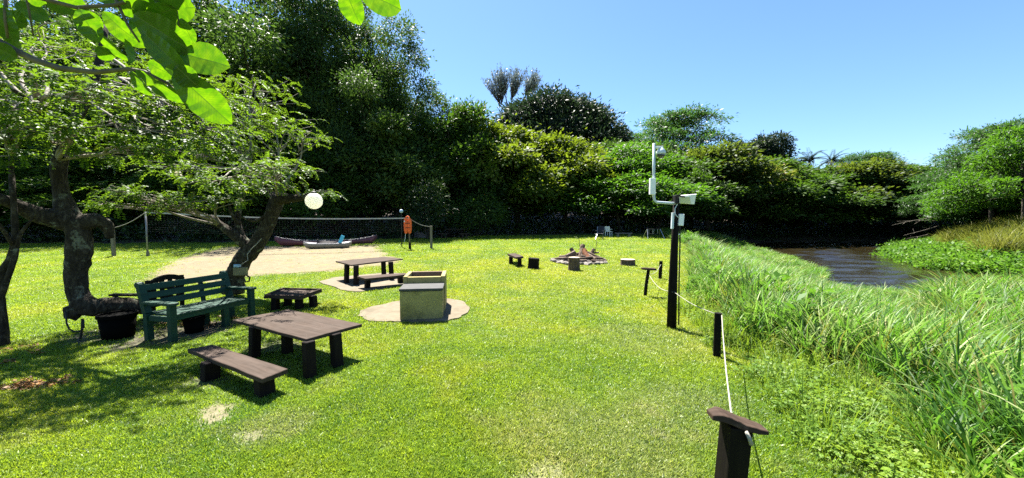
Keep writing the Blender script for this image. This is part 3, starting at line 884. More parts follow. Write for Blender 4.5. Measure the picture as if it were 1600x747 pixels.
def lobes_for(seed, H, Rr, z0, nl, dome=.6):
    rs = random.Random(seed); out = []
    out.append((0, 0, z0 + (H - z0) * .48, Rr * .55, Rr * .55, (H - z0) * .38))
    for i in range(nl):
        a = 6.283 * (i * .618) + rs.uniform(-.35, .35)
        t = (i + .5) / nl
        z = z0 + (H - z0) * (.1 + .76 * t) + rs.uniform(-.5, .5)
        prof = math.sin(math.pi * min(1, .28 + .70 * t)) ** .7
        rad = Rr * .78 * prof * rs.uniform(.7, 1.18)
        s = Rr * rs.uniform(.2, .36) * (1.1 - .3 * t)
        out.append((rad * math.cos(a), rad * math.sin(a), z, s, s, s * rs.uniform(.5, .75)))
    for i in range(max(3, nl // 4)):
        a = rs.uniform(0, 6.283); rad = Rr * rs.uniform(.05, .5); s = Rr * rs.uniform(.17, .32)
        out.append((rad * math.cos(a), rad * math.sin(a), H - s * .7 - H * rs.uniform(0, .2), s, s, s * .7))
    return out
def proto_tree(name, seed, H, Rr, z0, nl, nclump, per, cr, L, mat, Wr=.42, droop=0., inner=.25, trunk_r=.22, flat=.75, up=.6, lobes=None, lower=-.25):
    root = thing(name, 'x', 'tree')
    rs = random.Random(seed)
    lb = lobes or lobes_for(seed, H, Rr, z0, nl)
    mb = MB()
    top = Vector((rs.uniform(-.3, .3), rs.uniform(-.3, .3), H * .72))
    fork = Vector((rs.uniform(-.2, .2), rs.uniform(-.2, .2), max(z0 * .9, H * .22)))
    limb(mb, (0, 0, -.4), fork, trunk_r * 1.25, trunk_r * .85, rs, 9, 5, .06)
    limb(mb, fork, top, trunk_r * .85, .05, rs, 7, 8, .06)
    for q in lb[1:]:
        c = Vector(q[:3])
        s = fork.lerp(top, rs.uniform(0, .55))
        limb(mb, s, c, trunk_r * .42, .025, rs, 5, 6, .1)
    mb.build('trunk', 'bark_far', root, smooth=True)
    crown_mesh('crown', mat, lb, seed, nclump, per, cr, L, Wr, droop, inner, flat, root, up, lower)
    return root
PROTO = {}
PROTO['broad'] = (proto_tree('broadleaf_tree', 21, 11, 4.6, 1.3, 20, 820, 40, .6, .36, 'broad', .42, .15, inner=.18), 11, 4.6)
PROTO['broad2'] = (proto_tree('broadleaf_tree', 22, 11, 5.0, 1.0, 24, 920, 40, .58, .33, 'broad', .44, .1, inner=.18), 11, 5.0)
PROTO['yellow'] = (proto_tree('broadleaf_tree', 23, 10, 4.8, 1.0, 22, 880, 40, .58, .34, 'yellow', .46, .1, inner=.18), 10, 4.8)
PROTO['mango'] = (proto_tree('mango_tree', 24, 18, 9, 6, 26, 1400, 40, 1.05, .6, 'mango', .34, .35, inner=.12,
                   lobes=[(0, 0, 10, 7.5, 7.5, 6), (-4.4, -1, 12.0, 4.6, 5, 4.6), (-1.2, -2, 13.6, 4.4, 4.5, 4.4), (2.6, -1, 13.2, 4.6, 4.6, 3.9), (6, -1.5, 11, 4.2, 4.6, 4.2), (8, 0, 8.6, 3.2, 3.6, 4), (-7, 0, 9, 3.2, 4, 4.6), (0, -5.5, 9, 4, 3.5, 4.5), (4, -5, 8, 4, 3.5, 4.5), (-4, -5, 8.2, 4, 3.5, 4.5)]), 18, 10.4)
def flat_lobes(seed, H, Rr, n, zf=.45, th=.14):
    rs = random.Random(seed); out = [(0, 0, H * .7, Rr * .35, Rr * .35, H * .1)]
    for i in range(n):
        a = rs.uniform(0, 6.283); t = math.sqrt(rs.uniform(.02, 1)); r = Rr * t
        z = H * (zf + (1 - zf) * (1 - t ** 2.0) * rs.uniform(.75, 1.0) * .92 + rs.uniform(-.04, .08) * 1.0)
        s = Rr * rs.uniform(.17, .3)
        out.append((r * math.cos(a), r * math.sin(a), z, s, s, s * th / .3))
    return out
PROTO['feather'] = (proto_tree('feathery_tree', 25, 14, 6.5, 6, 0, 620, 46, .75, .34, 'feather', .34, .15, inner=.3, flat=.35, up=1.1, lobes=flat_lobes(25, 14, 6.5, 42, .4)), 14, 6.5)
PROTO['fresh'] = (proto_tree('feathery_tree', 26, 8.5, 5, 3.4, 0, 760, 40, .55, .27, 'fresh', .36, .2, inner=.3, trunk_r=.12, flat=.35, up=1.0, lobes=flat_lobes(26, 8.5, 5, 40, .25, .24)), 8.5, 5.0)
def tall_lobes(seed, H, Rr):
    rs = random.Random(seed); out = [(0, 0, H * .55, Rr * .4, Rr * .4, H * .33)]
    for i in range(58):
        t = rs.uniform(.12, 1.0); a = rs.uniform(0, 6.283)
        w = Rr * (1 - max(0, t - .45) ** 2 * 2.2) * (.75 + .25 * min(1, t * 3))
        r = w * math.sqrt(rs.uniform(.15, 1)); s = Rr * rs.uniform(.15, .27)
        out.append((r * math.cos(a), r * math.sin(a), H * t, s, s, s * .7))
    return out
PROTO['tall'] = (proto_tree('tall_tree', 27, 22, 8, 2, 0, 1700, 44, .85, .33, 'tall', .42, .25, inner=.35, trunk_r=.45, lobes=tall_lobes(27, 22, 8), lower=-.8), 22, 8.0)
used = set()
def place(kind, x, Y, ytop, hw, label, group=None, mat=None, rz=None, base=None, name=None):
    """stand a tree of a kind behind pixel column x at depth Y, so its top reaches row ytop and it is hw pixels to each side"""
    root, H, Rr = PROTO[kind]
    if kind in used: root = copy_tree(root)
    used.add(kind)
    p = at(x, ytop, Y)
    z0 = float(G(p.x, Y)) - .1 if base is None else base
    root.location = (p.x, Y, z0)
    sz = (p.z - z0) / H; sx = (hw * Y / FPX) / Rr
    root.scale = (sx, sx, sz)
    root.rotation_euler = (0, 0, rz if rz is not None else random.uniform(0, 6.28))
    tag(root, label, 'tree', group)
    if name: root.name = name
    if mat:
        for ch in root.children:
            if ch.name.startswith('crown'):
                ch.material_slots[0].link = 'OBJECT'; ch.material_slots[0].material = M[mat]
    return root
WALL = 'trees of the forest wall behind the lawn'
BACK = 'dark trees filling the forest behind the front row'
# tall trees at the left
place('tall', 420, 37.5, -30, 150, 'tallest dark tree left of centre, its top cut by the frame', WALL)
place('tall', 585, 37, 42, 96, 'tall loose crowned tree with sky gaps, stepping down toward the blue sky', WALL)
place('tall', 225, 37, -30, 135, 'tall dark tree behind the left end of the volleyball net', WALL)
place('tall', 40, 36, -20, 130, 'tall dark tree at the left edge behind the bent trunk', WALL)
place('tall', -180, 35, -20, 140, 'tall dark tree of the forest beyond the left edge', BACK)
place('tall', 515, 39.5, -30, 95, 'tall dark tree directly behind the white globe lamp', WALL)
# front wall from left to right
place('broad', 330, 30.5, 245, 100, 'low dark tree behind the middle of the volleyball net', WALL)
place('broad2', 110, 29, 250, 117, 'low dark tree behind the bent mossy trunk', WALL)
place('broad', -60, 28, 240, 134, 'low dark tree of the forest beyond the left edge', BACK)
place('broad2', 480, 32.5, 225, 95, 'low dark tree behind the maroon canoe', WALL)
place('broad', 618, 34.5, 182, 87, 'dark glossy tree behind the orange life jacket', WALL, mat='tall')
place('broad2', 722, 37, 166, 85, 'round green tree left of the dark dome tree, with a bright top', WALL)
place('yellow', 806, 40, 197, 102, 'yellow green tree below the left side of the dark dome tree', WALL)
place('yellow', 884, 41.5, 214, 92, 'yellow green tree below the middle of the dark dome tree', WALL)
place('fresh', 968, 41, 232, 117, 'fresh green tree with spreading tiers above the camp chair', WALL, base=.4)
place('broad2', 1030, 45, 232, 94, 'green tree behind the white mast of the camera', WALL)
place('yellow', 1112, 48.5, 228, 94, 'tree with orange tinted blossom at its top, right of the camera mast', WALL, mat='orange')
place('broad', 1190, 51, 249, 92, 'dark glossy tree over the river left of the two palms', WALL)
place('broad2', 1255, 52, 262, 92, 'glossy tree over the river directly below the two palms', WALL)
place('yellow', 1330, 52.5, 252, 84, 'tree over the river with a yellow tipped crown', WALL, mat='orange')
place('broad', 1390, 52, 265, 84, 'dark tree above the far end of the river', WALL)
place('broad2', 1448, 53, 273, 81, 'low tree at the right end of the river forest', WALL)
# second row and skyline
place('mango', 868, 60, 153, 103, 'huge dark dome shaped tree rising above the forest', rz=0)
place('feather', 1055, 64, 172, 92, 'feathery pale green tree on the skyline left of the camera mast', rz=1.0)
place('broad', 1200, 63, 212, 46, 'dark rounded tree on the skyline right of the feathery tree', mat='mango')
place('broad2', 1158, 66, 222, 40, 'small grey green tree on the skyline beside the rounded dark tree', mat='mango')
place('feather', 1352, 60, 234, 58, 'loose green tree on the skyline right of the two palms', rz=2.2)
place('feather', 1415, 62, 256, 44, 'small hazy tree on the skyline above the end of the river')
for x, Y, yt, hw, lb in ((680, 44, 205, 90, 'dark tree filling the gap between the net post and the round green tree'), (770, 47, 212, 90, 'dark tree deep in the forest behind the yellow green tree at centre left'),
                     (950, 50, 226, 90, 'dark tree in the second row below the right flank of the dome tree'), (400, 40, 130, 110, 'dark tree deep behind the foliage of the forked tree'),
                     (160, 40, 110, 130, 'dark tree deep behind the mossy bent tree'), (1080, 56, 238, 80, 'dark tree in the second row below the feathery skyline tree'),
                     (1140, 57, 244, 60, 'dark tree in the second row between the camera mast and the palms'), (1240, 58, 266, 80, 'dark tree in the second row left of and under the palms'), (1310, 59, 266, 60, 'dark tree in the second row under the right palm'),
                     (1365, 60, 257, 60, 'dark tree in the second row right of the palms'), (1430, 60, 268, 70, 'dark tree in the second row above the dead branches'),
                     (1490, 58, 262, 70, 'dark tree in the second row behind the right bank trees'), (560, 42, 190, 90, 'dark tree deep in the forest above the canoe and kayak'), (612, 40, 215, 70, 'dark tree deep in the forest left of the small globe lamp')):
    place('broad' if x % 3 else 'broad2', x, Y, yt, hw, lb, BACK, mat='tall' if x % 4 else 'broad')
# right bank
place('fresh', 1606, 27.5, 200, 84, 'bright green feathery tree at the right edge above the bank')
place('feather', 1556, 33, 187, 72, 'darker feathery tree leaning over the bank with an open crown', mat='feather', rz=.6)
place('fresh', 1500, 40, 262, 62, 'low bright green tree at the foot of the right bank', mat='feather')
place('broad2', 1560, 36.5, 252, 64, 'broad green tree behind the straw yellow growth on the right bank', mat='fresh')
place('fresh', 1476, 46, 276, 50, 'small green tree where the river forest meets the right bank', mat='feather')
place('broad', 1690, 30, 200, 90, 'broad tree of the right bank beyond the frame', mat='fresh')

# forest foot: one mass of dark undergrowth
g = np.random.default_rng(51)
m = 1500
X = np.concatenate([g.uniform(-48, 17, 900), g.uniform(17, 56, 600)]); Y = fe(X) + g.uniform(-.4, 9, m) - 1.0 * wob(X * .9, fe(X) * .9)
zz = G(X, Y) + g.uniform(.1, 1, m) ** 1.4 * np.clip(1.0 + .42 * (Y - fe(X)), .35, 9)
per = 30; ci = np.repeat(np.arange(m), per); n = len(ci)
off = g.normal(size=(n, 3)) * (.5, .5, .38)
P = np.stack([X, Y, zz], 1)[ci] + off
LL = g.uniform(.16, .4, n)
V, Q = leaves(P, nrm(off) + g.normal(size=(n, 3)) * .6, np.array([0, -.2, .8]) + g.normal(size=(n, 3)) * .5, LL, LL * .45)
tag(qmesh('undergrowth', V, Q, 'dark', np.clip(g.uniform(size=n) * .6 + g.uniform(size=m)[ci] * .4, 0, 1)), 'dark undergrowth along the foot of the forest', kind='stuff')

# tall bare-looking tree with upright branches on the skyline
def candelabra():
    Y = 78; rs = random.Random(5)
    b = at(800, 200, Y); z0 = float(G(b.x, Y))
    root = thing('upright_branched_tree', 'haze tinted tree of thin upright branches rising behind the dark dome tree', 'tree', (b.x, Y, z0))
    mb = MB(); P = []; D = []
    base = at(797, 185, Y) - root.location
    limb(mb, (0, 0, 0), base, .4, .25, rs, 7, 5, .03)
    def spray(x0, y0, tips, rb):
        o = at(x0, y0, Y) - root.location
        limb(mb, base, o, .16, .1, rs, 5, 4, .03)
        for (tx, ty) in tips:
            for k in range(13):
                t = at(tx + rs.uniform(-7, 7), ty + abs(rs.gauss(0, 8)), Y) - root.location
                t.y += rs.uniform(-2, 2)
                s = o.lerp(t, rs.uniform(0, .35)); s.x += rs.uniform(-.2, .2)
                limb(mb, s, t, .07, .025, rs, 4, 5, .05)
                for q in range(26):
                    f = rs.uniform(.2, 1.03); p = s.lerp(t, f)
                    P.append(p + Vector((rs.gauss(0, .16), rs.gauss(0, .16), rs.gauss(0, .16)))); D.append((rs.gauss(0, .5), rs.gauss(0, .5), 1))
    spray(782, 165, [(760, 123), (768, 112), (778, 108), (788, 106), (793, 112)], 0)
    spray(799, 158, [(802, 110), (809, 107), (818, 108), (806, 118)], 0)
    spray(822, 150, [(828, 114), (836, 110), (843, 113), (840, 126)], 0)
    spray(790, 150, [(775, 118), (786, 112)], 0)
    mb.build('trunk', M['bark_far'], root, smooth=True)
    P = np.array([tuple(p) for p in P]); D = np.array(D); g = np.random.default_rng(3); n = len(P)
    LL = g.uniform(.28, .55, n)
    V, Q = leaves(P, D, g.normal(size=(n, 3)), LL, LL * .42)
    qmesh('crown', V, Q, 'hazetree', g.uniform(size=n), root)
candelabra()

# palms on the skyline
def palm(x, ytop, Y, label, seed):
    rs = random.Random(seed)
    c = at(x, ytop + 4, Y); z0 = float(G(c.x, Y))
    root = thing('palm_tree', label, 'palm', (c.x, Y, z0), 0, 'palms on the skyline')
    h = c.z - z0
    mb = MB(); mb.tube([(0, 0, -.3), (.1, 0, h * .5), (0, 0, h)], [.2, .16, .13], 8); mb.build('trunk', 'bark_far', root, smooth=True)
    P = []; D = []; Nn = []; LL = []
    for k in range(26):
        a = rs.uniform(0, 6.283); e = rs.uniform(.1, 1.45); L = rs.uniform(2.0, 2.8)
        p = Vector((0, 0, h)); 
        for s in range(14):
            t = s / 13; ee = e - t * 1.0
            d = Vector((math.cos(a) * math.cos(ee), math.sin(a) * math.cos(ee), math.sin(ee)))
            p = p + d * L / 14
            sd = Vector((-math.sin(a), math.cos(a), 0))
            for q in (-1, 1):
                P.append(tuple(p)); D.append(tuple(sd * q + d * .9 + Vector((0, 0, -.35)))); Nn.append((rs.gauss(0, .2), rs.gauss(0, .2), 1)); LL.append(.62 * (1 - .5 * t))
    LL = np.array(LL)
    V, Q = leaves(np.array(P), np.array(D), np.array(Nn), LL, LL * .26)
    qmesh('crown', V, Q, 'mango', np.random.default_rng(seed).uniform(size=len(P)), root)
palm(1265, 247, 60, 'left palm of the two on the skyline above the river forest', 1)
palm(1299, 249, 60, 'right palm of the two on the skyline above the river forest', 2)

# rounded shrub by the net post
def shrub(x, y, w, h, label, mat, seed, n=150):
    b = gp(x, y); Y = b.y; rx = w / 2 * Y / FPX; H = h * Y / FPX
    root = thing('shrub', label, 'shrub', tuple(b))
    mb = MB(); rs = random.Random(seed)
    for k in range(5): limb(mb, (0, 0, -.1), (rs.uniform(-.5, .5) * rx, rs.uniform(-.5, .5) * rx, H * .7), .05, .015, rs, 5, 5)
    mb.build('stem', 'bark_far', root)
    crown_mesh('foliage', mat, [(0, 0, H * .55, rx, rx, H * .48), (rx * .3, 0, H * .7, rx * .6, rx * .6, H * .3), (-rx * .3, 0, H * .4, rx * .7, rx * .7, H * .35)], seed, n, 30, .45, .22, .42, .2, .25, parent=root)
shrub(668, 374, 52, 88, 'rounded dark shrub behind the orange life jacket and net post', 'dark', 61)
shrub(745, 369, 90, 60, 'leafy shrub behind the far picnic table', 'broad', 62, 220)
shrub(1436, 372, 44, 26, 'low grey green bush at the water edge by the dead branches', 'mango', 63, 120)

# ------------------------------------------------------------------ the gnarled umbrella trees at the left
def pad_leaves(g, c, rx, ry, rz, n, tree_c, acc, dens=1.0):
    """compound leaves in one flat tier of foliage"""
    u = g.normal(size=(n, 3)); u = nrm(u) * (g.uniform(size=(n, 1)) ** .5)
    B = np.array(c) + u * np.array([rx, ry, rz])
    rad = nrm((B - np.array(tree_c)) * np.array([1, 1, 0]) + 1e-6)
    az = nrm(rad * .6 + nrm(u * np.array([1, 1, 0]) + 1e-6) * .7 + g.normal(size=(n, 3)) * np.array([.7, .7, 0]))
    for i in range(n):
        L = g.uniform(.2, .36); k = int(g.integers(6, 10)); d = az[i].copy()
        e0 = g.uniform(-.5, .6) ; dr = g.uniform(.3, 1.5)
        s = np.array([-d[1], d[0], 0]); tint = g.uniform()
        p = B[i].copy()
        tw = g.normal() * .6
        for q in range(k):
            t = q / (k - 1); e = e0 - dr * t
            dd = d * math.cos(e) + np.array([0, 0, math.sin(e)])
            p = p + dd * L / k
            up = -d * math.sin(e) + np.array([0, 0, math.cos(e)]) + s * tw
            for sg in (-1, 1):
                acc[0].append(p); acc[1].append(s * sg + dd * .55 + up * g.normal() * .2); acc[2].append(up + g.normal(size=3) * .25)
                acc[3].append(g.uniform(.055, .088) * (1 - .3 * abs(t - .45))); acc[4].append(min(1, max(0, tint * .65 + g.uniform() * .35)))
def umbrella(name, label, base, trunk_paths, limb_to, pads, seed, mat='umbrella', lichen='bark', group='gnarled umbrella trees by the green bench', density=1.0):
    """trunk_paths: lists of (point, radius); pads: (x px, y px, depth, half width px, half height px, source limb index)"""
    root = thing(name, label, 'tree', tuple(base), 0, group)
    o = root.location; rs = random.Random(seed); g = np.random.default_rng(seed)
    mb = MB()
    for path in trunk_paths:
        pts = [Vector(p) - o for p, r in path]; rad = [r for p, r in path]
        # refine with a smooth wobble
        P = []; Q = []
        for i in range(len(pts) - 1):
            for k in range(4):
                t = k / 4; tt = t * t * (3 - 2 * t)
                p0 = pts[max(i - 1, 0)]; p1 = pts[i]; p2 = pts[i + 1]; p3 = pts[min(i + 2, len(pts) - 1)]
                c = 0.5 * ((2 * p1) + (p2 - p0) * t + (2 * p0 - 5 * p1 + 4 * p2 - p3) * t * t + (3 * p1 - p0 - 3 * p2 + p3) * t ** 3)
                P.append(c); Q.append((rad[i] * (1 - tt) + rad[i + 1] * tt) * rs.uniform(.94, 1.07))
        P.append(pts[-1]); Q.append(rad[-1])
        mb.tube(P, Q, 14, jit=.07, rs=rs)
    mb.build('trunk', lichen, root, smooth=True)
    br = MB(); acc = [[], [], [], [], []]
    tc = np.array(pads and [sum(at(p[0], p[1], p[2])[i] for p in pads) / len(pads) for i in range(3)]) - np.array(o)
    pads = [(x, y, Y, hw * .8, hh * .8, li) for (x, y, Y, hw, hh, li) in pads]
    for (x, y, Y, hw, hh, li) in pads:
        c = at(x, y, Y) - o; s = Y / FPX
        src = Vector(limb_to[li]) - o
        limb(br, src, c, .035, .012, rs, 6, 9, .1, sag=-.08)
        for k in range(9):
            e = c + Vector((rs.uniform(-1, 1) * hw * s, rs.uniform(-1, 1) * hw * s * .8, rs.uniform(-.6, .5) * hh * s))
            limb(br, src.lerp(c, rs.uniform(.5, 1)), e, .017, .005, rs, 4, 6, .16)
        pad_leaves(g, tuple(c), hw * s, hw * s * .85, max(hh * s * .85, .1), int(density * (18 + 48 * (hw * s) ** 1.6)), tuple(tc), acc)
    br.build('branch', 'twig', root, smooth=True)
    P, D, Nn, L, rn = (np.array(a) for a in acc)
    V, Q = leaves(P, D, Nn, L, L * .46)
    qmesh('crown', V, Q, mat, rn, root)
    return root

# tree A: trunk leaves the ground behind the bench, lies along, then turns up
YA = 6.3
def A(x, y, dy=0): return at(x, y, YA + dy)
baseA = gp(168, 530)
umbrella('bent_umbrella_tree', 'mossy tree with a bent trunk lying low before it turns up', baseA,
         [[(A(226, 484, .45), 0.092), (A(205, 478, .4), 0.138), (A(172, 477, .2), 0.1518), (A(140, 480), 0.1513), (A(122, 460), 0.1481), (A(119, 428), 0.1481), (A(124, 395), 0.1513), (A(122, 360), 0.1674), (A(108, 338), 0.161), (A(96, 300), 0.103), (A(92, 262), 0.0966), (A(104, 215, .2), 0.09016), (A(130, 165, .5), 0.07728), (A(150, 118, .8), 0.0644), (A(166, 40, 1.2), 0.03864)],
          [(A(128, 470, -.02), 0.1288), (A(112, 495, -.1), 0.08372), (A(104, 480, -.16), 0.04508)],
          [(A(122, 352), 0.1546), (A(90, 342, -.1), 0.161), (A(58, 335, -.25), 0.1288), (A(20, 318, -.5), 0.08372), (A(-60, 290, -.9), 0.05152)],
          [(A(120, 352), 0.1546), (A(148, 345, .1), 0.1288), (A(166, 352, .2), 0.09016), (A(172, 372, .25), 0.05152)],
          [(A(104, 225, .1), 0.0644), (A(60, 170, -.3), 0.04508), (A(20, 140, -.7), 0.02576)],
          [(A(135, 160, .5), 0.05796), (A(210, 122, .9), 0.03864), (A(290, 95, 1.3), 0.01932)]],
         [A(96, 300), A(92, 250), A(140, 150, .6), A(60, 170, -.3), A(210, 122, .9), A(58, 335, -.25)],
         [(75, 205, 5.6, 105, 34, 1), (190, 200, 6.2, 105, 30, 2), (260, 170, 6.2, 90, 34, 4), (20, 170, 5.0, 70, 40, 3), (120, 150, 6.8, 95, 30, 2),
          (150, 240, 6.6, 60, 18, 1), (60, 150, 6.8, 80, 26, 3), (330, 160, 6.8, 70, 28, 4), (215, 130, 7.6, 80, 24, 4), (50, 110, 7.2, 80, 24, 3),
          (160, 85, 8.2, 90, 24, 4), (60, 60, 7.6, 90, 24, 3), (290, 215, 6.0, 84, 26, 2), (225, 228, 5.6, 84, 24, 1), (330, 205, 6.4, 70, 22, 4), (110, 195, 5.4, 90, 26, 1), (210, 143, 5.8, 100, 26, 4), (120, 140, 5.2, 100, 26, 3), (40, 100, 5.0, 90, 26, 3), (290, 125, 5.9, 80, 24, 4), (-10, 60, 4.9, 90, 26, 3), (-60, 160, 5.6, 90, 30, 3), (-50, 60, 6.5, 90, 30, 3)], 71)
# tree B: forked trunk leaning right behind the bench
YB = 9.6
def B(x, y, dy=0): return at(x, y, YB + dy)
baseB = gp(367, 449)
umbrella('forked_umbrella_tree', 'forked leaning tree with lichened bark behind the right end of the green bench', baseB,
         [[(B(364, 458), 0.2568), (B(366, 435), 0.2212), (B(372, 420), 0.2069), (B(382, 402), 0.214), (B(398, 386), 0.1926), (B(413, 362), 0.1783), (B(424, 338), 0.1641), (B(430, 320), 0.1712), (B(436, 308), 0.1569)],
          [(B(396, 394), 0.1569), (B(380, 378, -.05), 0.1427), (B(365, 366, -.1), 0.1213), (B(345, 352, -.15), 0.09274), (B(328, 338, -.2), 0.05707)],
          [(B(384, 382, -.05), 0.08561), (B(372, 352), 0.07134), (B(374, 325), 0.06421), (B(380, 300, .1), 0.05707), (B(384, 270, .2), 0.03567)],
          [(B(374, 350), 0.04994), (B(362, 335, -.2), 0.03567), (B(358, 318, -.3), 0.0214)],
          [(B(434, 312), 0.1427), (B(452, 310, -.1), 0.1213), (B(472, 309, -.2), 0.07134), (B(492, 300, -.3), 0.03567)],
          [(B(434, 312), 0.1213), (B(420, 302, .2), 0.08561), (B(400, 296, .4), 0.04994)],
          [(B(430, 326), 0.0428), (B(400, 345, -.2), 0.03567), (B(376, 338, -.3), 0.0214)]],
         [B(384, 270, .2), B(436, 308), B(472, 309, -.2), B(345, 352, -.15), B(400, 296, .4)],
         [(415, 258, 7.2, 105, 22, 1), (430, 262, 8.6, 66, 18, 1), (438, 287, 9.0, 46, 16, 2), (345, 282, 7.4, 86, 20, 0), (275, 262, 8.0, 80, 18, 0), (235, 304, 7.8, 66, 16, 3), (330, 310, 8.6, 70, 16, 3),
          (185, 296, 7.4, 44, 18, 3), (478, 212, 10, 56, 17, 1), (430, 190, 10, 90, 20, 1), (380, 225, 9.6, 90, 22, 0), (310, 238, 8.8, 80, 20, 0), (506, 300, 9.3, 24, 9, 2), (170, 318, 7.4, 40, 14, 3),
          (400, 160, 10.4, 80, 22, 0), (380, 285, 9.8, 70, 18, 4), (280, 320, 8.2, 60, 12, 3), (350, 190, 9.6, 80, 20, 0), (400, 128, 10.6, 70, 18, 0)], 72)
# tree C: thin twin stems at the left edge
YC = 5.75
def Cc(x, y, dy=0): return at(x, y, YC + dy)
baseC = gp(6, 556)
umbrella('twin_stem_tree', 'thin twin stemmed tree at the left edge', baseC,
         [[(Cc(6, 562), 0.0816), (Cc(4, 520), 0.068), (Cc(1, 475), 0.0578), (Cc(-2, 455), 0.0544), (Cc(4, 425), 0.0476), (Cc(18, 398), 0.0408), (Cc(24, 360), 0.0374), (Cc(20, 300), 0.034), (Cc(18, 240, .2), 0.0272), (Cc(30, 190, .3), 0.0204)],
          [(Cc(-1, 470), 0.0476), (Cc(10, 440), 0.0374), (Cc(22, 405), 0.034), (Cc(30, 370), 0.0272), (Cc(44, 350), 0.017), (Cc(60, 330), 0.0102)],
          [(Cc(22, 385), 0.0272), (Cc(-10, 340, -.3), 0.0204), (Cc(-50, 300, -.5), 0.0136)]],
         [Cc(18, 240, .2), Cc(-50, 300, -.5), Cc(60, 330)],
         [(5, 205, 5.6, 70, 30, 0), (-40, 235, 5.2, 80, 26, 1), (40, 180, 5.9, 60, 24, 0), (-70, 150, 4.6, 90, 26, 0), (-130, 240, 4.2, 80, 24, 1)], 73)

# ------------------------------------------------------------------ big leaves hanging in at the top
def leaf_mesh(seed):
    """one broad leaf: length 1 along +Y, width about .46, with raised veins"""
    rs = random.Random(seed); n = 12; m = 3
    V = []; Fq = []
    for i in range(n + 1):
        t = i / n
        w = .25 * (math.sin(math.pi * min(1, t ** .9)) ** .62) * (.72 + .5 * t) if 0 < t < 1 else .004
        zc = -.22 * t * t + .02 * math.sin(9 * t + seed)
        for j in range(-m, m + 1):
            u = j / m
            rip = .012 * (1 if i % 2 else -1) * abs(u)
            V.append((u * w, t - abs(u) * .05 * (1 - t), zc + .10 * abs(u) * w * 4 * (1 - .3 * t) + rip))
    k = 2 * m + 1
    for i in range(n):
        for j in range(k - 1):
            Fq.append((i * k + j, i * k + j + 1, (i + 1) * k + j + 1, (i + 1) * k + j))
    me = bpy.data.meshes.new('leaf'); me.from_pydata(V, [], Fq)
    a = me.attributes.new('rnd', 'FLOAT', 'FACE'); a.data.foreach_set('value', [rs.uniform(.3, .7)] * len(Fq))
    me.materials.append(M['bigleaf']); me.polygons.foreach_set('use_smooth', [False] * len(Fq)); me.update()
    return me
LM = [leaf_mesh(k) for k in range(5)]
VEIN = None
def big_leaf(parent, b, t, wpx, Yb, Yt, tilt=0.0, k=0):
    """base pixel b at depth Yb, tip pixel t at depth Yt"""
    o = parent.matrix_basis.translation
    p0 = at(b[0], b[1], Yb); p1 = at(t[0], t[1], Yt)
    d = p1 - p0; L = d.length; d.normalize()
    view = ((p0 + p1) / 2 - Vector((0, 0, CZ))).normalized()
    s = d.cross(view); s.normalize()
    n = s.cross(d).normalized()
    if n.dot(view) > 0: n = -n
    s = d.cross(n)
    q = Matrix.Rotation(tilt, 3, d)
    s = q @ s; n = q @ n
    w = (wpx / FPX * (Yb + Yt) / 2) / .46 / max(.35, math.cos(tilt))
    m = Matrix((s * w, d * L, n * L)).transposed().to_4x4()
    m.translation = p0 - o
    ob = bpy.data.objects.new('leaf', LM[k % 5]); COL.objects.link(ob)
    ob.parent = parent; ob.matrix_basis = m
    return ob
Yl = 1.25
origin = at(-40, 55, Yl)
bl = thing('overhanging_branch', 'thin branch with big glossy green leaves hanging in at the top left', 'branch', tuple(origin))
mb = MB(); rs = random.Random(4)
def tw(pts, r0, r1):
    P = [at(x, y, Yl + d) - origin for x, y, d in pts]
    mb.tube(P, [r0 + (r1 - r0) * i / (len(P) - 1) for i in range(len(P))], 8, jit=.06, rs=rs)
tw([(-40, 50, 0), (0, 66, 0), (25, 80, 0), (60, 96, .01), (95, 107, .01), (150, 113, .02), (200, 108, .03), (225, 112, .05), (262, 130, .08), (290, 160, .1)], .013, .004)
tw([(170, -20, .05), (182, 2, .05), (200, 40, .05), (218, 66, .06)], .006, .003)
tw([(205, -15, .02), (208, 8, .03), (212, 24, .04), (240, 22, .06)], .006, .003)
tw([(272, -15, .1), (276, 12, .1), (280, 42, .1)], .003, .002)
tw([(10, -20, -.05), (8, 30, -.04), (12, 60, -.03)], .005, .003)
tw([(38, -20, .02), (45, 15, .02), (52, 55, .05)], .004, .002)
tw([(-20, -30, 0), (60, -4, 0), (120, 12, .02), (180, 8, .04), (235, -10, .05)], .008, .005)
tw([(120, 10, .02), (132, 22, .02), (122, 40, .03)], .004, .003)
mb.build('stem', 'stem', bl, smooth=True)
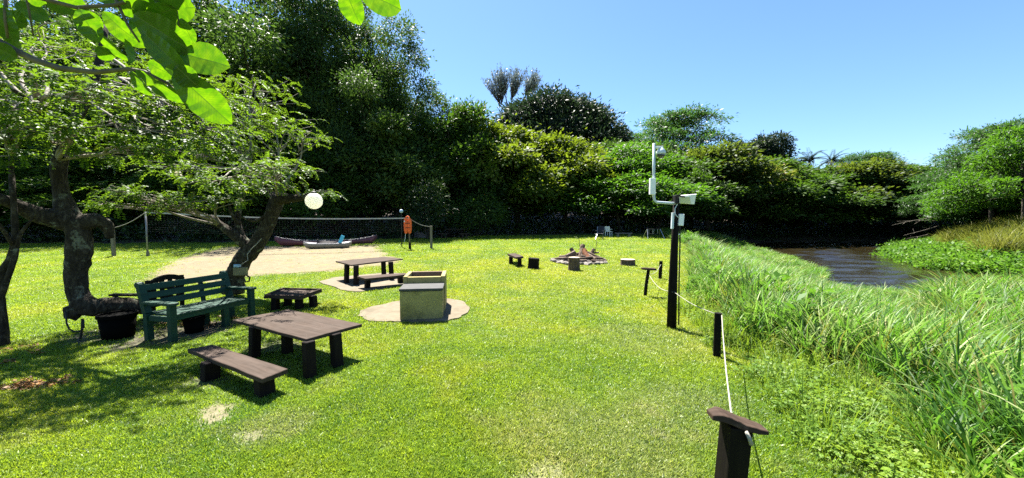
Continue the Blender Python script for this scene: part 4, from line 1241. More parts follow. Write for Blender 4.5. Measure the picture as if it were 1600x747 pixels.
LEAVES = [((276, 114), (355, 192), 46, 0, .06, .2), ((284, 84), (350, 98), 44, .05, .06, -.3), ((213, 25), (291, 78), 46, -.02, .02, .3), ((226, 42), (303, 132), 34, .05, .06, -.2),
          ((162, 20), (219, 73), 26, .06, .1, .4), ((126, 16), (150, 64), 27, 0, .02, .2), ((134, 18), (157, 43), 17, .04, .06, .4), ((210, 22), (252, 2), 28, .02, .05, .2), ((240, 10), (306, 16), 38, .06, .12, .3),
          ((232, 22), (276, 20), 26, 0, .02, .8), ((68, 2), (122, 16), 21, .05, .08, .3), ((24, 8), (76, 27), 24, .05, .1, -.3), ((8, 20), (38, 40), 26, 0, .02, .3), ((2, 8), (10, 66), 26, -.05, -.03, .6),
          ((12, 42), (22, 78), 14, .02, .04, .9), ((-12, 70), (22, 91), 24, -.04, -.02, .4), ((158, 54), (192, 96), 13, .04, .08, .9), ((206, 112), (229, 150), 13, .03, .05, .9), ((214, 110), (296, 168), 17, 0, .05, .9),
          ((232, 98), (268, 120), 24, .08, .1, .5), ((284, 30), (298, 68), 20, .1, .13, .7), ((276, 104), (304, 134), 30, -.02, 0, .5), ((226, 52), (279, 108), 30, -.04, -.03, .4), ((205, 30), (230, 74), 18, .06, .07, .8),
          ((150, 75), (178, 92), 20, .06, .09, .6), ((180, 4), (216, 20), 22, .06, .08, .5), ((95, -6), (130, 8), 22, .02, .04, .3), ((190, -8), (240, 8), 30, -.02, .02, .4), ((240, -12), (300, -2), 34, -.03, .02, .5), ((40, -8), (70, 6), 18, .0, .02, .2), ((200, 98), (206, 60), 12, .06, .09, .8), ((-20, 30), (6, 46), 30, .02, .03, .5)]
_g = random.Random(77)
for k in range(18):                                   # unseen leaves added above the frame to cast shade on those below
    x = _g.uniform(-90, 310); y = _g.uniform(-290, -18); a = _g.uniform(-.6, 2.4)
    LEAVES.append(((x, y), (x + 78 * math.cos(a), y + 78 * math.sin(a) * .8), _g.uniform(28, 44), _g.uniform(.02, .36), _g.uniform(.05, .4), _g.uniform(-.5, .9)))
for i, (b, t, w, d0, d1, tl) in enumerate(LEAVES):
    big_leaf(bl, b, t, w, Yl + d0, Yl + d1, tl, i)
origin2 = at(552, -26, 1.2)
bl2 = thing('hanging_twig', 'twig with two bright backlit leaves dipping in at the top centre', 'branch', tuple(origin2))
mb = MB(); mb.tube([at(556, -60, 1.2) - origin2, at(553, -40, 1.2) - origin2, at(552, -22, 1.2) - origin2, at(566, -10, 1.2) - origin2], [.004, .004, .003, .002], 7)
mb.build('stem', 'stem', bl2, smooth=True)
big_leaf(bl2, (537, -22), (559, 37), 33, 1.2, 1.23, .3, 1)
big_leaf(bl2, (563, -14), (627, 12), 40, 1.2, 1.24, -.2, 2)
big_leaf(bl2, (556, -24), (590, -50), 30, 1.2, 1.18, .3, 3)

# ------------------------------------------------------------------ tables and benches
def slab_table(name, label, cat, corners, h, th, legs, lw, top_name='tabletop', mat='brown', rim=None, zg=None, group=None, crooked=.006):
    """corners: four pixels of the top in order (long side first), h: height over the ground; legs: base pixels"""
    lp = [gp(x, y) for x, y in legs]
    g0 = sum((p for p in lp), Vector()) / len(lp)
    zt = g0.z + h
    cs = [onz(x, y, zt) for x, y in corners]
    e = cs[1] - cs[0]; rz = math.atan2(e.y, e.x)
    root = thing(name, label, cat, (g0.x, g0.y, g0.z), rz, group)
    Rm = Matrix.Rotation(-rz, 3, 'Z')
    loc = lambda p: Rm @ (p - root.location)
    rs = random.Random(len(label))
    poly = [loc(p) for p in cs]
    ctr = sum((p for p in poly), Vector()) / 4
    if (poly[1] - poly[0]).cross(poly[2] - poly[1]).z < 0: poly = poly[::-1]
    # ragged edge
    out = []
    for i in range(4):
        a, b = poly[i], poly[(i + 1) % 4]
        for k in range(6):
            p = a.lerp(b, k / 6); j = crooked if k else crooked * .5
            out.append((p.x + rs.uniform(-j, j), p.y + rs.uniform(-j, j), rs.uniform(-.003, .003)))
    mb = MB(); mb.prism(out, h - th, h)
    mb.build(top_name, mat, root, bevel=.005)
    if rim:
        for i in rim:
            a, b = poly[i], poly[(i + 1) % 4]
            r = MB(); d = (b - a).normalized(); inn = Vector((-d.y, d.x, 0))
            r.bar((a + d * .02 + inn * .03).to_tuple()[:2] + (h + .018,), (b - d * .02 + inn * .03).to_tuple()[:2] + (h + .018,), .05, .034)
            r.build('rim_board', 'brown', root, bevel=.004)
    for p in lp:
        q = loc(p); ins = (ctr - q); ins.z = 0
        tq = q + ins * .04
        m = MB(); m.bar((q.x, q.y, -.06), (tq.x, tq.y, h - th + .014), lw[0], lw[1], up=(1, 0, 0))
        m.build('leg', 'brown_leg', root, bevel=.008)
    return root
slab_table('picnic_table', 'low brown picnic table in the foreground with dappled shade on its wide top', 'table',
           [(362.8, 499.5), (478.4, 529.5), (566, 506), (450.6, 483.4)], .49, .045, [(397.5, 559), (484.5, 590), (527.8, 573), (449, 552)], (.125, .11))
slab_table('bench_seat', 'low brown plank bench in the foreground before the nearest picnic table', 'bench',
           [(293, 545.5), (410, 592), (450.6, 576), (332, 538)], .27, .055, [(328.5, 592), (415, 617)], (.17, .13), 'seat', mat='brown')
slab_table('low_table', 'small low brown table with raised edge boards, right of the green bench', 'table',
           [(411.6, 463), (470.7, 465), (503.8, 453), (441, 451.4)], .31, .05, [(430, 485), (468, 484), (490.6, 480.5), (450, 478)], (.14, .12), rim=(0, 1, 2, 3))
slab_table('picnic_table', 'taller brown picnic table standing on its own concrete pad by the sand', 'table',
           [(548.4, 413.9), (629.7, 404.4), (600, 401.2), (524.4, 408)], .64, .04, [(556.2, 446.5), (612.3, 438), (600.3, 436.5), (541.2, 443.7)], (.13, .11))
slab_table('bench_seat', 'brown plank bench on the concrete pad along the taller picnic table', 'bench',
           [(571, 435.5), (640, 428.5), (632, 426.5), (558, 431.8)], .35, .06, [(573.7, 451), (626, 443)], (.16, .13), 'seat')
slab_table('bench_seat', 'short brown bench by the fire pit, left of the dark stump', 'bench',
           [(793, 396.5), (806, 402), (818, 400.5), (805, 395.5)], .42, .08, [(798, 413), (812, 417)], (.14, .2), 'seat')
def far_table():
    b = gp(712, 371.5); s = b.y / FPX
    root = thing('picnic_table', 'far picnic table with two benches in the shade of the forest edge', 'table', tuple(b))
    m = MB(); m.box((0, 0, 13.3 * s), (31 * s, .75, .06)); m.build('tabletop', 'brown', root, .005)
    for x in (-9.5, 9.5):
        m = MB(); m.box((x * s, 0, 6.4 * s), (.14, .5, 12.8 * s)); m.build('leg', 'brown_leg', root, .005)
    for x, y in ((-15, -1.0), (16.5, -1.0)):
        m = MB(); m.box((x * s, y, 7 * s), (15 * s, .3, .06)); m.box((x * s - 3 * s, y, 3.4 * s), (.1, .2, 6.6 * s)); m.box((x * s + 3 * s, y, 3.4 * s), (.1, .2, 6.6 * s)); m.build('seat', 'brown', root, .004)
far_table()

# ------------------------------------------------------------------ green bench
def green_bench():
    fl = gp(270.5, 535); fr = gp(381, 492.5)
    rz = R(-13); L = 1.42; fr = fl + Vector((math.sin(R(13)) * L, math.cos(R(13)) * L, 0))
    root = thing('park_bench', 'dark green slatted park bench with armrests under the leaning trees', 'bench', (0, 0, 0), rz)
    root.location = (fl + fr) / 2 + Matrix.Rotation(rz, 3, 'Z') @ Vector((-.28, 0, 0))
    H = L / 2; D = .28          # local: x forward (front at +D), y along the bench
    def part(n, mb, mat='green', bev=.008): return mb.build(n, mat, root, bev, seg=2)
    for y in (-H, H):
        m = MB(); m.bar((D, y, -.03), (D, y, .61), .1, .085, up=(1, 0, 0)); part('leg', m)
        m = MB(); m.bar((-D + .05, y, -.03), (-D + .04, y, .45), .1, .085, up=(1, 0, 0)); part('leg', m)
        m = MB(); m.bar((-D + .03, y, .45), (-D - .1, y, .93), .1, .085, up=(1, 0, 0))
        m.tube([(-D - .115, y - .048, .92), (-D - .115, y + .048, .92)], [.05, .05], 12); part('back_post', m)
        m = MB()
        pts = [(-D - .02, -.06), (.1, -.068), (D + .06, -.075), (D + .1, -.03), (D + .1, .03), (D + .06, .075), (.1, .068), (-D - .02, .06)]
        m.prism([(a, y + b) for a, b in pts], .612, .655); part('armrest', m)
        m = MB(); m.box((0, y, .375), (2 * D - .12, .05, .09)); part('side_rail', m)
    m = MB(); m.bar((D - .03, .2, -.03), (D - .03, .2, .38), .1, .085, up=(1, 0, 0)); part('leg', m)
    m = MB(); m.bar((-D + .06, .2, -.03), (-D + .06, .2, .38), .1, .085, up=(1, 0, 0)); part('leg', m)
    for k in range(5):
        x = -D + .07 + k * .118
        m = MB(); m.box((x, 0, .435 + (.012 if k in (0,) else 0) - .004 * k % .008), (.106, 2 * H - .07, .035)); part('slat', m)
    m = MB(); m.box((D - .0, 0, .388), (.04, 2 * H - .088, .085)); part('front_rail', m)
    for k in range(3):
        t = (.60 + k * .135 - .45) / .48
        x = -D + .03 - .13 * t + .03
        m = MB(); m.box((x, 0, .60 + k * .135), (.032, 2 * H - .086, .108), Matrix.Rotation(-.26, 3, 'Y')); part('slat', m)
    m = MB(); m.bar((-D - .03, .25, .40), (-D - .11, .25, .86), .07, .04, up=(1, 0, 0)); part('back_brace', m)
green_bench()

def dark_chair():
    b = gp(238, 500)
    root = thing('garden_chair', 'blackened wooden armchair with a rounded top rail, back to back with the green bench', 'chair', (b.x - .02, b.y, b.z - .1), R(90))
    bl_ = 'blackwood'
    # local: faces +Y (away, towards -X in the world)
    w, d = .36, .3
    for x in (-w, w):
        m = MB(); m.bar((x, -d, 0), (x, -d - .02, .95), .06, .06, up=(1, 0, 0)); m.build('back_post', bl_, root, .006)
        m = MB(); m.bar((x, d, 0), (x, d, .66), .06, .06, up=(1, 0, 0)); m.build('leg', bl_, root, .006)
        m = MB(); m.prism([(x - .05, -d - .02), (x + .05, -d - .02), (x + .06, d + .07), (x - .06, d + .07)], .66, .7); m.build('armrest', bl_, root, .006)
        m = MB(); m.bar((x, -d + .03, .5), (x, d - .03, .5), .03, .05); m.build('side_rail', bl_, root, .004)
    m = MB()
    pts = []
    n = 10
    for k in range(n + 1):
        u = -1 + 2 * k / n; pts.append((u * (w + .03), .90 + .11 * (1 - u * u)))
    vs = [(x, -d - .06, z) for x, z in pts] + [(x, -d - .06, z - .1) for x, z in pts] + [(x, -d - .01, z) for x, z in pts] + [(x, -d - .01, z - .1) for x, z in pts]
    k1 = n + 1; fs = []
    for i in range(n):
        fs += [(i, i + 1, k1 + i + 1, k1 + i), (2 * k1 + i, 3 * k1 + i, 3 * k1 + i + 1, 2 * k1 + i + 1), (i, 2 * k1 + i, 2 * k1 + i + 1, i + 1), (k1 + i, k1 + i + 1, 3 * k1 + i + 1, 3 * k1 + i)]
    fs += [(0, k1, 3 * k1, 2 * k1), (n, 2 * k1 + n, 3 * k1 + n, k1 + n)]
    m.add(vs, fs); m.build('top_rail', bl_, root, .006)
    for k in range(4):
        m = MB(); m.box((-.26 + k * .173, -d - .03, .68), (.09, .025, .5)); m.build('slat', bl_, root, .004)
    m = MB(); m.box((0, 0, .43), (2 * w - .04, 2 * d, .05)); m.build('seat', bl_, root, .006)
dark_chair()

def tub(x, y, w, h, label, flare=.8):
    b = gp(x, y); s = b.y / FPX; r = w / 2 * s; H = h * s
    root = thing('planter_tub', label, 'tub', (b.x, b.y + r * .8, b.z), 0, 'dark tubs under the bench and bent trunk')
    m = MB(); m.lathe([(r * flare, -.02), (r * .97, H * .86)], 22); m.build('body', 'pot', root, smooth=True)
    m = MB(); m.lathe([(r * .96, H * .86), (r * 1.05, H * .87), (r * 1.05, H), (r * .95, H), (r * .93, H * .93)], 22); m.build('rim', 'pot', root)
tub(166, 533, 47, 40, 'large dark tapered tub in the shade below the bent mossy trunk')
tub(294, 522, 29, 24, 'small dark tub in the shade under the green bench')

# ------------------------------------------------------------------ braai
def braai():
    A0 = gp(625, 502.5); B0 = gp(691.5, 499.5)
    e = B0 - A0; rz = math.atan2(e.y, e.x); Wd = e.length; 
    root = thing('braai', 'plastered brick braai with a front shelf and open fire box on a concrete pad', 'barbecue', tuple((A0 + B0) / 2 + Vector((0, 0, .02))), rz)
    zs, zt = .585, .765
    dsh, dfb = .62, .84
    m = MB(); m.box((0, dsh / 2, zs / 2 - .03), (Wd, dsh, zs + .02)); m.build('shelf_block', 'braai', root, .015, seg=2)
    m = MB(); m.box((0, dsh / 2 - .005, zs + .012), (Wd + .03, dsh + .03, .05)); m.build('shelf_top', 'slate', root, .012, seg=2)
    t = .085; w2 = Wd + .05
    y0, y1 = dsh + .012, dsh + dfb
    zf = zt - .012
    m = MB(); m.box((0, y0 + t / 2, zf / 2 - .03), (w2 - 2 * t - .004, t, zf + .06)); m.build('front_wall', 'braai', root, .008)
    m = MB(); m.box((0, y1 - t / 2, zt / 2 - .03), (w2 - 2 * t - .004, t, zt + .06)); m.build('rear_wall', 'braai_in', root, .008)
    for sx in (-1, 1):
        m = MB(); m.box((sx * (w2 / 2 - t / 2), (y0 + y1) / 2, zt / 2 - .03), (t, y1 - y0, zt + .07)); m.build('side_wall', 'braai', root, .01)
    m = MB(); m.box((0, (y0 + y1) / 2, .5), (w2 - 2 * t - .01, y1 - y0 - 2 * t - .01, .05)); m.build('fire_floor', 'ash', root)
braai()

# ------------------------------------------------------------------ stumps and fire pit
def stump(x, y, w, h, label, bark_='stumpbark', group=None, seed=1, tilt=0.0):
    b = gp(x, y); s = b.y / FPX; r = w / 2 * s; H = h * s
    root = thing('tree_stump', label, 'stump', (b.x, b.y + r * .85, b.z), 0, group)
    root.rotation_euler = (0, tilt, 0)
    rs = random.Random(seed); n = 18
    ring = [(1 + rs.uniform(-.05, .05)) for _ in range(n)]
    V = []
    for f, z in ((1.1, -.04), (1.0, H * .3), (.97, H * .75), (1.0, H)):
        V += [(r * f * ring[k] * math.cos(6.2832 * k / n), r * f * ring[k] * math.sin(6.2832 * k / n), z) for k in range(n)]
    F = [(i * n + k, i * n + (k + 1) % n, (i + 1) * n + (k + 1) % n, (i + 1) * n + k) for i in range(3) for k in range(n)]
    m = MB(); m.add(V, F); m.build('bark', bark_, root)
    m = MB(); m.add([(r * .995 * ring[k] * math.cos(6.2832 * k / n), r * .995 * ring[k] * math.sin(6.2832 * k / n), H - .003) for k in range(n)], [tuple(range(n))])
    m.add([(r * .3 * math.cos(6.28 * k / 8), r * .3 * math.sin(6.28 * k / 8), H + .0015) for k in range(8)], [tuple(range(8))])
    m.build('cut_face', 'endgrain' if bark_ != 'blackpost' else 'blackpost', root)
stump(833.5, 421, 18, 17, 'dark blackened stump between the short bench and the fire pit', 'blackpost', 'stumps around the fire pit', 1, .06)
stump(898, 423.5, 18, 21, 'tall pale topped stump directly in front of the fire pit', group='stumps around the fire pit', seed=2)
stump(983.5, 416, 23, 10, 'flat wide stump right of the fire pit', group='stumps around the fire pit', seed=3)

def rock_mesh(seed):
    rs = random.Random(seed); bm = bmesh.new(); bmesh.ops.create_icosphere(bm, subdivisions=1, radius=1)
    for v in bm.verts: v.co = Vector((v.co.x * rs.uniform(.8, 1.25), v.co.y * rs.uniform(.75, 1.1), v.co.z * rs.uniform(.55, .85)))
    me = bpy.data.meshes.new('stone'); bm.to_mesh(me); bm.free(); me.materials.append(M['stone']); return me
def fire_pit():
    c = gp(907, 411); s = c.y / FPX
    c = Vector((c.x, c.y + .35, c.z))
    root = thing('fire_pit', 'heap of burnt logs and ash ringed with pale stones on the lawn', 'fire pit', tuple(c))
    rocks = [rock_mesh(k) for k in range(5)]; rs = random.Random(9)
    Rx = 41 * s; Ry = 1.15
    for k in range(34):
        a = 6.2832 * k / 34 + rs.uniform(-.06, .06); q = rs.uniform(.92, 1.05)
        o = bpy.data.objects.new('stone', rocks[k % 5]); COL.objects.link(o); o.parent = root
        z = rs.uniform(.10, .17)
        o.location = (Rx * q * math.cos(a), Ry * q * math.sin(a), .06); o.scale = (rs.uniform(.12, .21), rs.uniform(.1, .16), z); o.rotation_euler = (rs.uniform(-.3, .3), rs.uniform(-.3, .3), rs.uniform(0, 6))
    m = MB(); n = 22; V = [(0, 0, .3)]; F = []
    for r, z in ((.35, .24), (.7, .12), (.95, 0)):
        V += [(Rx * r * math.cos(6.2832 * k / n) * rs.uniform(.9, 1.08), Ry * r * math.sin(6.2832 * k / n) * rs.uniform(.9, 1.08), z + rs.uniform(-.03, .04)) for k in range(n)]
    F += [(0, 1 + k, 1 + (k + 1) % n) for k in range(n)] + [(1 + i * n + k, 1 + (i + 1) * n + k, 1 + (i + 1) * n + (k + 1) % n, 1 + i * n + (k + 1) % n) for i in range(2) for k in range(n)]
    m.add(V, F); m.build('ash_heap', 'ash', root)
    def log(a, b, r0, r1, mat='logwood'):
        mb = MB(); limb(mb, a, b, r0, r1, rs, 8, 6, .05); return mb.build('log', mat, root)
    log((-.95, -.35, .2), (-.1, -.5, .28), .06, .05); log((-.9, .1, .22), (.35, .1, .42), .08, .06)
    log((.02, -.2, .18), (.2, .15, .78), .13, .11); log((-.1, .1, .25), (-.35, .25, .62), .1, .09)
    log((.3, -.45, .22), (.2, -.1, .6), .12, .11, 'ember'); log((.25, .1, .5), (1.15, -.4, .14), .06, .04)
    log((.0, -.45, .32), (1.0, -.35, .2), .07, .05); log((.3, .2, .4), (.95, .2, .42), .06, .04)
    log((.5, .1, .3), (.72, .2, .58), .09, .08); log((-.6, -.2, .28), (-.2, -.15, .48), .1, .09)
    log((.1, .2, .6), (.02, .3, 1.1), .016, .008); log((.8, .2, .4), (.86, .3, .98), .016, .008)
    log((-.6, -.6, .14), (.2, -.75, .16), .06, .05); log((.4, -.75, .14), (1.1, -.6, .12), .06, .05); log((-1.1, .1, .14), (-.3, -.3, .3), .05, .04)
    log((-.4, -.5, .2), (.5, -.55, .3), .05, .04); log((.6, -.6, .2), (.2, .1, .52), .07, .05)
fire_pit()

# ------------------------------------------------------------------ volleyball net, guy posts, lamps, boats
def net():
    L0 = gp(231, 401); R0 = gp(640, 389.5)
    hl = at(230, 330.5, L0.y).z - L0.z; hr = at(640, 340, R0.y).z - R0.z
    root = thing('volleyball_net', 'volleyball net with a white top tape strung between two posts over the sand', 'net', tuple(L0))
    d = R0 - L0
    def pt(t, f, o=0):                # t along, f: 0 ground .. 1 top of post
        h = hl + (hr - hl) * t
        sag = -.16 * math.sin(math.pi * t)
        return d * t + Vector((0, 0, h * f + sag * (f > .4)))
    m = MB(); m.tube([(0, 0, -.05), (0, 0, hl)], [.038, .036], 10); pa = m.build('post', 'galv', root, smooth=True)
    m = MB(); m.tube([(0, 0, -.05), (.01, 0, .28)], [.075, .06], 8); m.build('post_foot', 'postwood', pa)
    m = MB(); m.tube([d + Vector((0, 0, -.05)), d + Vector((0, 0, hr))], [.04, .038], 10); pb = m.build('post', 'postwood', root, smooth=True)
    m = MB(); m.tube([d + Vector((.02, 0, -.05)), d + Vector((.02, 0, .42))], [.085, .07], 8); m.build('post_foot', 'brown_leg', pb)
    m = MB(); N = 24
    for i in range(N):
        a, b = pt(i / N, 1.0), pt((i + 1) / N, 1.0)
        a.z -= .035; b.z -= .035
        m.bar(a, b, .016, .07)
    m.build('top_tape', 'tape', root)
    m = MB(); n = 96
    for i in range(1, n):
        a, b = pt(i / n, .98), pt(i / n, .55); m.bar(a, b, .006, .006)
    for j in range(9):
        f = .96 - j * .05
        for i in range(12): m.bar(pt(i / 12, f), pt((i + 1) / 12, f), .006, .006)
    tag(m.build('net_cord', 'net', root), kind='stuff')
    return L0, R0, hl, hr
L0, R0, hl, hr = net()
def guy(x, y, ytop, w, topfrom, label, label2, mat):
    b = gp(x, y); H = at(x, ytop, b.y).z - b.z
    root = thing('guy_post', label, 'post', tuple(b), 0, 'timber posts that hold the net ropes')
    m = MB(); m.bar((0, 0, -.05), (0, 0, H), w, w, up=(1, 0, 0)); m.build('post', mat, root, .01)
    p = topfrom; q = b + Vector((0, 0, H - .05))
    m = MB(); pts = [p.lerp(q, k / 8) - Vector((0, 0, .12 * math.sin(math.pi * k / 8))) - p for k in range(9)]
    m.tube(pts, .014, 6)
    o = m.build('guy_rope', 'rope', None, loc=tuple(p)); tag(o, label2, 'rope', 'ropes that brace the net')
guy(178, 401, 355, .13, L0 + Vector((0, 0, hl - .04)), 'grey square timber post left of the volleyball net', 'pale rope from the left net post down to the square timber post', 'postwood')
guy(674, 388.5, 353, .13, R0 + Vector((0, 0, hr - .04)), 'pale timber post right of the orange life jacket', 'pale rope from the right net post down to the pale timber post', 'postwood')

def jacket():
    p = at(637, 341, R0.y - .12); s = p.y / FPX
    root = thing('life_jacket', 'orange life jacket hanging on the right net post', 'life jacket', tuple(p))
    for sx in (-1, 1):
        m = MB()
        V = []; F = []; n = 10
        prof = [(0, .5), (-2, .9), (-6, 1.05), (-12, 1.1), (-18, 1.05), (-22.5, .8), (-24, .4)]
        for z, w in prof:
            for k in range(n):
                a = 6.2832 * k / n
                V.append((sx * 2.9 * s + 3.0 * s * w * math.cos(a) , .055 * w * math.sin(a), z * s))
        F = [(i * n + k, i * n + (k + 1) % n, (i + 1) * n + (k + 1) % n, (i + 1) * n + k) for i in range(len(prof) - 1) for k in range(n)] + [tuple(range(n)), tuple(range(len(V) - 1, len(V) - n - 1, -1))]
        m.add(V, F); m.build('float_panel', 'orange_cloth', root, smooth=True)
    m = MB(); m.tube([(-3 * s, 0, -.01), (-2 * s, 0, 2 * s), (0, .02, 3.4 * s), (2 * s, 0, 2 * s), (3 * s, 0, -.01)], [.03] * 5, 8); m.build('collar', 'orange_cloth', root, smooth=True)
    for z in (-8, -15):
        m = MB(); m.box((0, -.066, z * s), (8 * s, .012, .04)); m.build('strap', 'black', root)
    m = MB(); m.tube([(-3.5 * s, 0, -23 * s), (-4.5 * s, 0, -32 * s), (-6.2 * s, 0, -38 * s)], [.012, .012, .008], 6); m.build('loose_strap', 'white', root)
    m = MB(); m.box((-4.8 * s, -.06, -5 * s), (1.3 * s, .02, 2.4 * s)); m.build('patch', 'white', root)
jacket()

def globe(x, y, Y, r_px, label, mat, hang):
    c = at(x, y, Y); r = r_px * Y / FPX
    root = thing('globe_lamp', label, 'lamp', tuple(c))
    m = MB(); prof = [(max(.01, r * math.sin(math.pi * k / 18)), -r * math.cos(math.pi * k / 18)) for k in range(19)]
    m.lathe(prof, 28); m.build('globe', mat, root, smooth=True)
    m = MB()
    if hang:
        m.lathe([(r * .32, r * .9), (r * .34, r * 1.12), (r * .12, r * 1.2)], 16); m.build('cap', 'black', root)
        m = MB(); m.tube([(0, 0, r * 1.15), (-.02, 0, r * 1.15 + hang)], .006, 6); m.build('cable', 'black', root)
    else:
        zg = float(G(c.x, c.y)) - c.z
        m.tube([(0, 0, zg - .05), (0, 0, -r * .9)], [.035, .03], 10); m.build('lamp_post', 'black', root)
        m = MB(); m.lathe([(r * .3, -r * 1.1), (r * .5, -r * .95), (r * .5, -r * .8)], 14); m.build('cap', 'black', root)
globe(490.5, 314, 8.35, 12.6, 'white globe lamp hanging from the forked tree', 'globe', .08)
globe(627, 330, R0.y + 1.2, 2.9, 'small blue grey globe lamp on a thin post behind the net', 'bluegrey', 0)

def hull(root, name, L, Wd, H, sheer, mat, n=18, m_=9, rocker=.0, inner=None, blunt=1.0):
    V = []; F = []
    for i in range(n + 1):
        u = -1 + 2 * i / n
        w = Wd / 2 * max(.0, (1 - abs(u) ** 2.2)) ** .8 + .012
        top = H + sheer * abs(u) ** 3.2
        bot = rocker * u * u + (top * .55 if abs(u) > .985 else 0) * blunt
        for k in range(m_):
            a = math.pi * k / (m_ - 1)
            yy = -math.cos(a) * w
            zz = bot + (top - bot) * (1 - math.sin(a) ** .6)
            V.append((u * L / 2, yy, zz))
    for i in range(n):
        for k in range(m_ - 1):
            F.append((i * m_ + k, i * m_ + k + 1, (i + 1) * m_ + k + 1, (i + 1) * m_ + k))
    mb = MB(); mb.add(V, F)
    o = mb.build(name, mat, root, smooth=True)
    sd = o.modifiers.new('thickness', 'SOLIDIFY'); sd.thickness = .02; sd.offset = 1
    return V, n, m_
def canoe():
    a = gp(445, 385.5); b = gp(576, 380.5); c = (a + b) / 2; s = c.y / FPX; d = b - a
    root = thing('canoe', 'faded maroon canoe with upturned ends lying by the sand', 'canoe', (c.x, c.y, c.z), math.atan2(d.y, d.x))
    L = 139 * s * 1.03
    V, n, k = hull(root, 'hull', L, .85, .3, .32, 'canoe', rocker=.05)
    for q in (0, k - 1):
        m = MB(); m.tube([Vector(V[i * k + q]) + Vector((0, 0, .015)) for i in range(n + 1)], .028, 6); m.build('gunwale', 'canoe_in', root, smooth=True)
    for x in (-.22, .2):
        m = MB(); m.box((x * L, 0, .27), (.22, .72, .03)); m.build('seat', 'canoe_in', root, .005)
canoe()
def kayak():
    a = gp(486, 388.5); b = gp(541, 387); c = (a + b) / 2; s = c.y / FPX; d = b - a
    root = thing('kayak', 'off white kayak lying beside the maroon canoe', 'kayak', (c.x, c.y - .1, c.z), math.atan2(d.y, d.x))
    L = 68 * s
    V, n, k = hull(root, 'hull', L, .68, .3, .07, 'kayak', rocker=.06)
    Vd = []; F = []
    for i in range(n + 1):
        p, q = Vector(V[i * k]), Vector(V[i * k + k - 1])
        for j in range(5):
            t = j / 4; x = p.lerp(q, t); x.z += .07 * math.sin(math.pi * t) * (1 if abs(x.x) > L * .2 else .2); Vd.append(tuple(x))
    F = [(i * 5 + j, i * 5 + j + 1, (i + 1) * 5 + j + 1, (i + 1) * 5 + j) for i in range(n) for j in range(4)]
    m = MB(); m.add(Vd, F); m.build('deck', 'kayak_deck', root, smooth=True)
    m = MB(); m.tube([(.34 * math.cos(6.2832 * i / 20) * 1.5, .2 * math.sin(6.2832 * i / 20), .36) for i in range(21)], .03, 6); m.build('cockpit_rim', 'black', root, smooth=True)
    m = MB(); m.box((-.55, 0, .42), (.06, .3, .3), Matrix.Rotation(-.2, 3, 'Y')); m.build('seat_back', 'black', root, .02)
    kb = root.location
    p = at(533, 375, c.y - .1); q = at(537, 366, c.y - .1)
    m = MB(); dd = (q - p); m.bar(-dd * .9, dd * .75, .22, .03, up=(0, 1, 0))
    pr = thing('paddle', 'bright blue paddle blade sticking up from the boats', 'paddle', tuple(p))
    m.build('blade', 'cyan', pr, .012)
    m = MB(); m.tube([(-dd * .7).to_tuple(), (-dd * 1.5 + Vector((-.3, 0, -.05))).to_tuple()], .016, 8); m.build('shaft', 'black', pr)
kayak()

# small things at the forest edge
def crate(x, y, w, h, label):
    b = gp(x, y); s = b.y / FPX
    root = thing('crate', label, 'crate', tuple(b), .1, 'pale crates behind the net')
    W_, H_ = w * s, h * s
    for k in range(4):
        m = MB(); m.box((0, -.2, H_ * (k + .5) / 4), (W_, .02, H_ / 4 * .8)); m.build('slat', 'canoe_in', root)
    for sx in (-1, 1):
        m = MB(); m.box((sx * (W_ / 2 - .02), 0, H_ / 2), (.03, .37, H_)); m.build('side', 'canoe_in', root)
crate(660, 372, 13, 9, 'pale slatted crate on the grass beside the net post')
crate(652, 370.5, 8, 11, 'taller pale crate behind the slatted crate')

def camp_chair():
    b = gp(937, 374); s = b.y / FPX
    root = thing('camp_chair', 'dark folding camp chair at the far edge of the lawn', 'chair', tuple(b), -.5)
    w, d, h, H = 5.6 * s, .24, 9 * s, 19.5 * s
    m = MB()
    for sx in (-1, 1):
        m.bar((sx * w, -d, 0), (sx * w * .9, d, h), .03, .03); m.bar((sx * w, d, 0), (sx * w * .9, -d, h), .03, .03); m.bar((sx * w * .9, d, h), (sx * w, d + .1, H), .03, .03)
    m.build('frame', 'metal', root)
    m = MB(); m.box((0, 0, h), (w * 1.9, 2 * d, .03)); m.build('seat', 'navy', root)
    m = MB(); m.box((0, d + .06, (h + H) / 2 + .06), (w * 1.9, .03, H - h), Matrix.Rotation(-.18, 3, 'X')); m.build('backrest', 'navy', root)
    for sx in (-1, 1):
        m = MB(); m.box((sx * w * .95, 0, h + 4.2 * s), (.07, 2 * d, .03)); m.build('armrest', 'navy', root)
camp_chair()
def plastic_chair(x, y, label, rz, tip=0):
    b = gp(x, y); s = .75
    root = thing('plastic_chair', label, 'chair', tuple(b), rz)
    root.rotation_euler = (tip, 0, rz)
    for sx in (-1, 1):
        for sy in (-1, 1):
            m = MB(); m.bar((sx * .22 * s / .75, sy * .2, 0), (sx * .2, sy * .18, .42), .04, .04, up=(1, 0, 0)); m.build('leg', 'whiteplastic', root)
        m = MB(); m.bar((sx * .23, -.2, .62), (sx * .23, .22, .64), .05, .03); m.build('armrest', 'whiteplastic', root)
    m = MB(); m.box((0, 0, .43), (.46, .44, .03)); m.build('seat', 'whiteplastic', root, .01)
    m = MB(); m.box((0, .22, .66), (.44, .03, .44), Matrix.Rotation(-.2, 3, 'X')); m.build('backrest', 'whiteplastic', root, .01)
plastic_chair(951, 369.5, 'white plastic chair just behind the dark camp chair', 2.4)
b = gp(974, 370); s = b.y / FPX
root = thing('board', 'long pale board resting on two blocks at the far edge of the lawn', 'board', tuple(b))
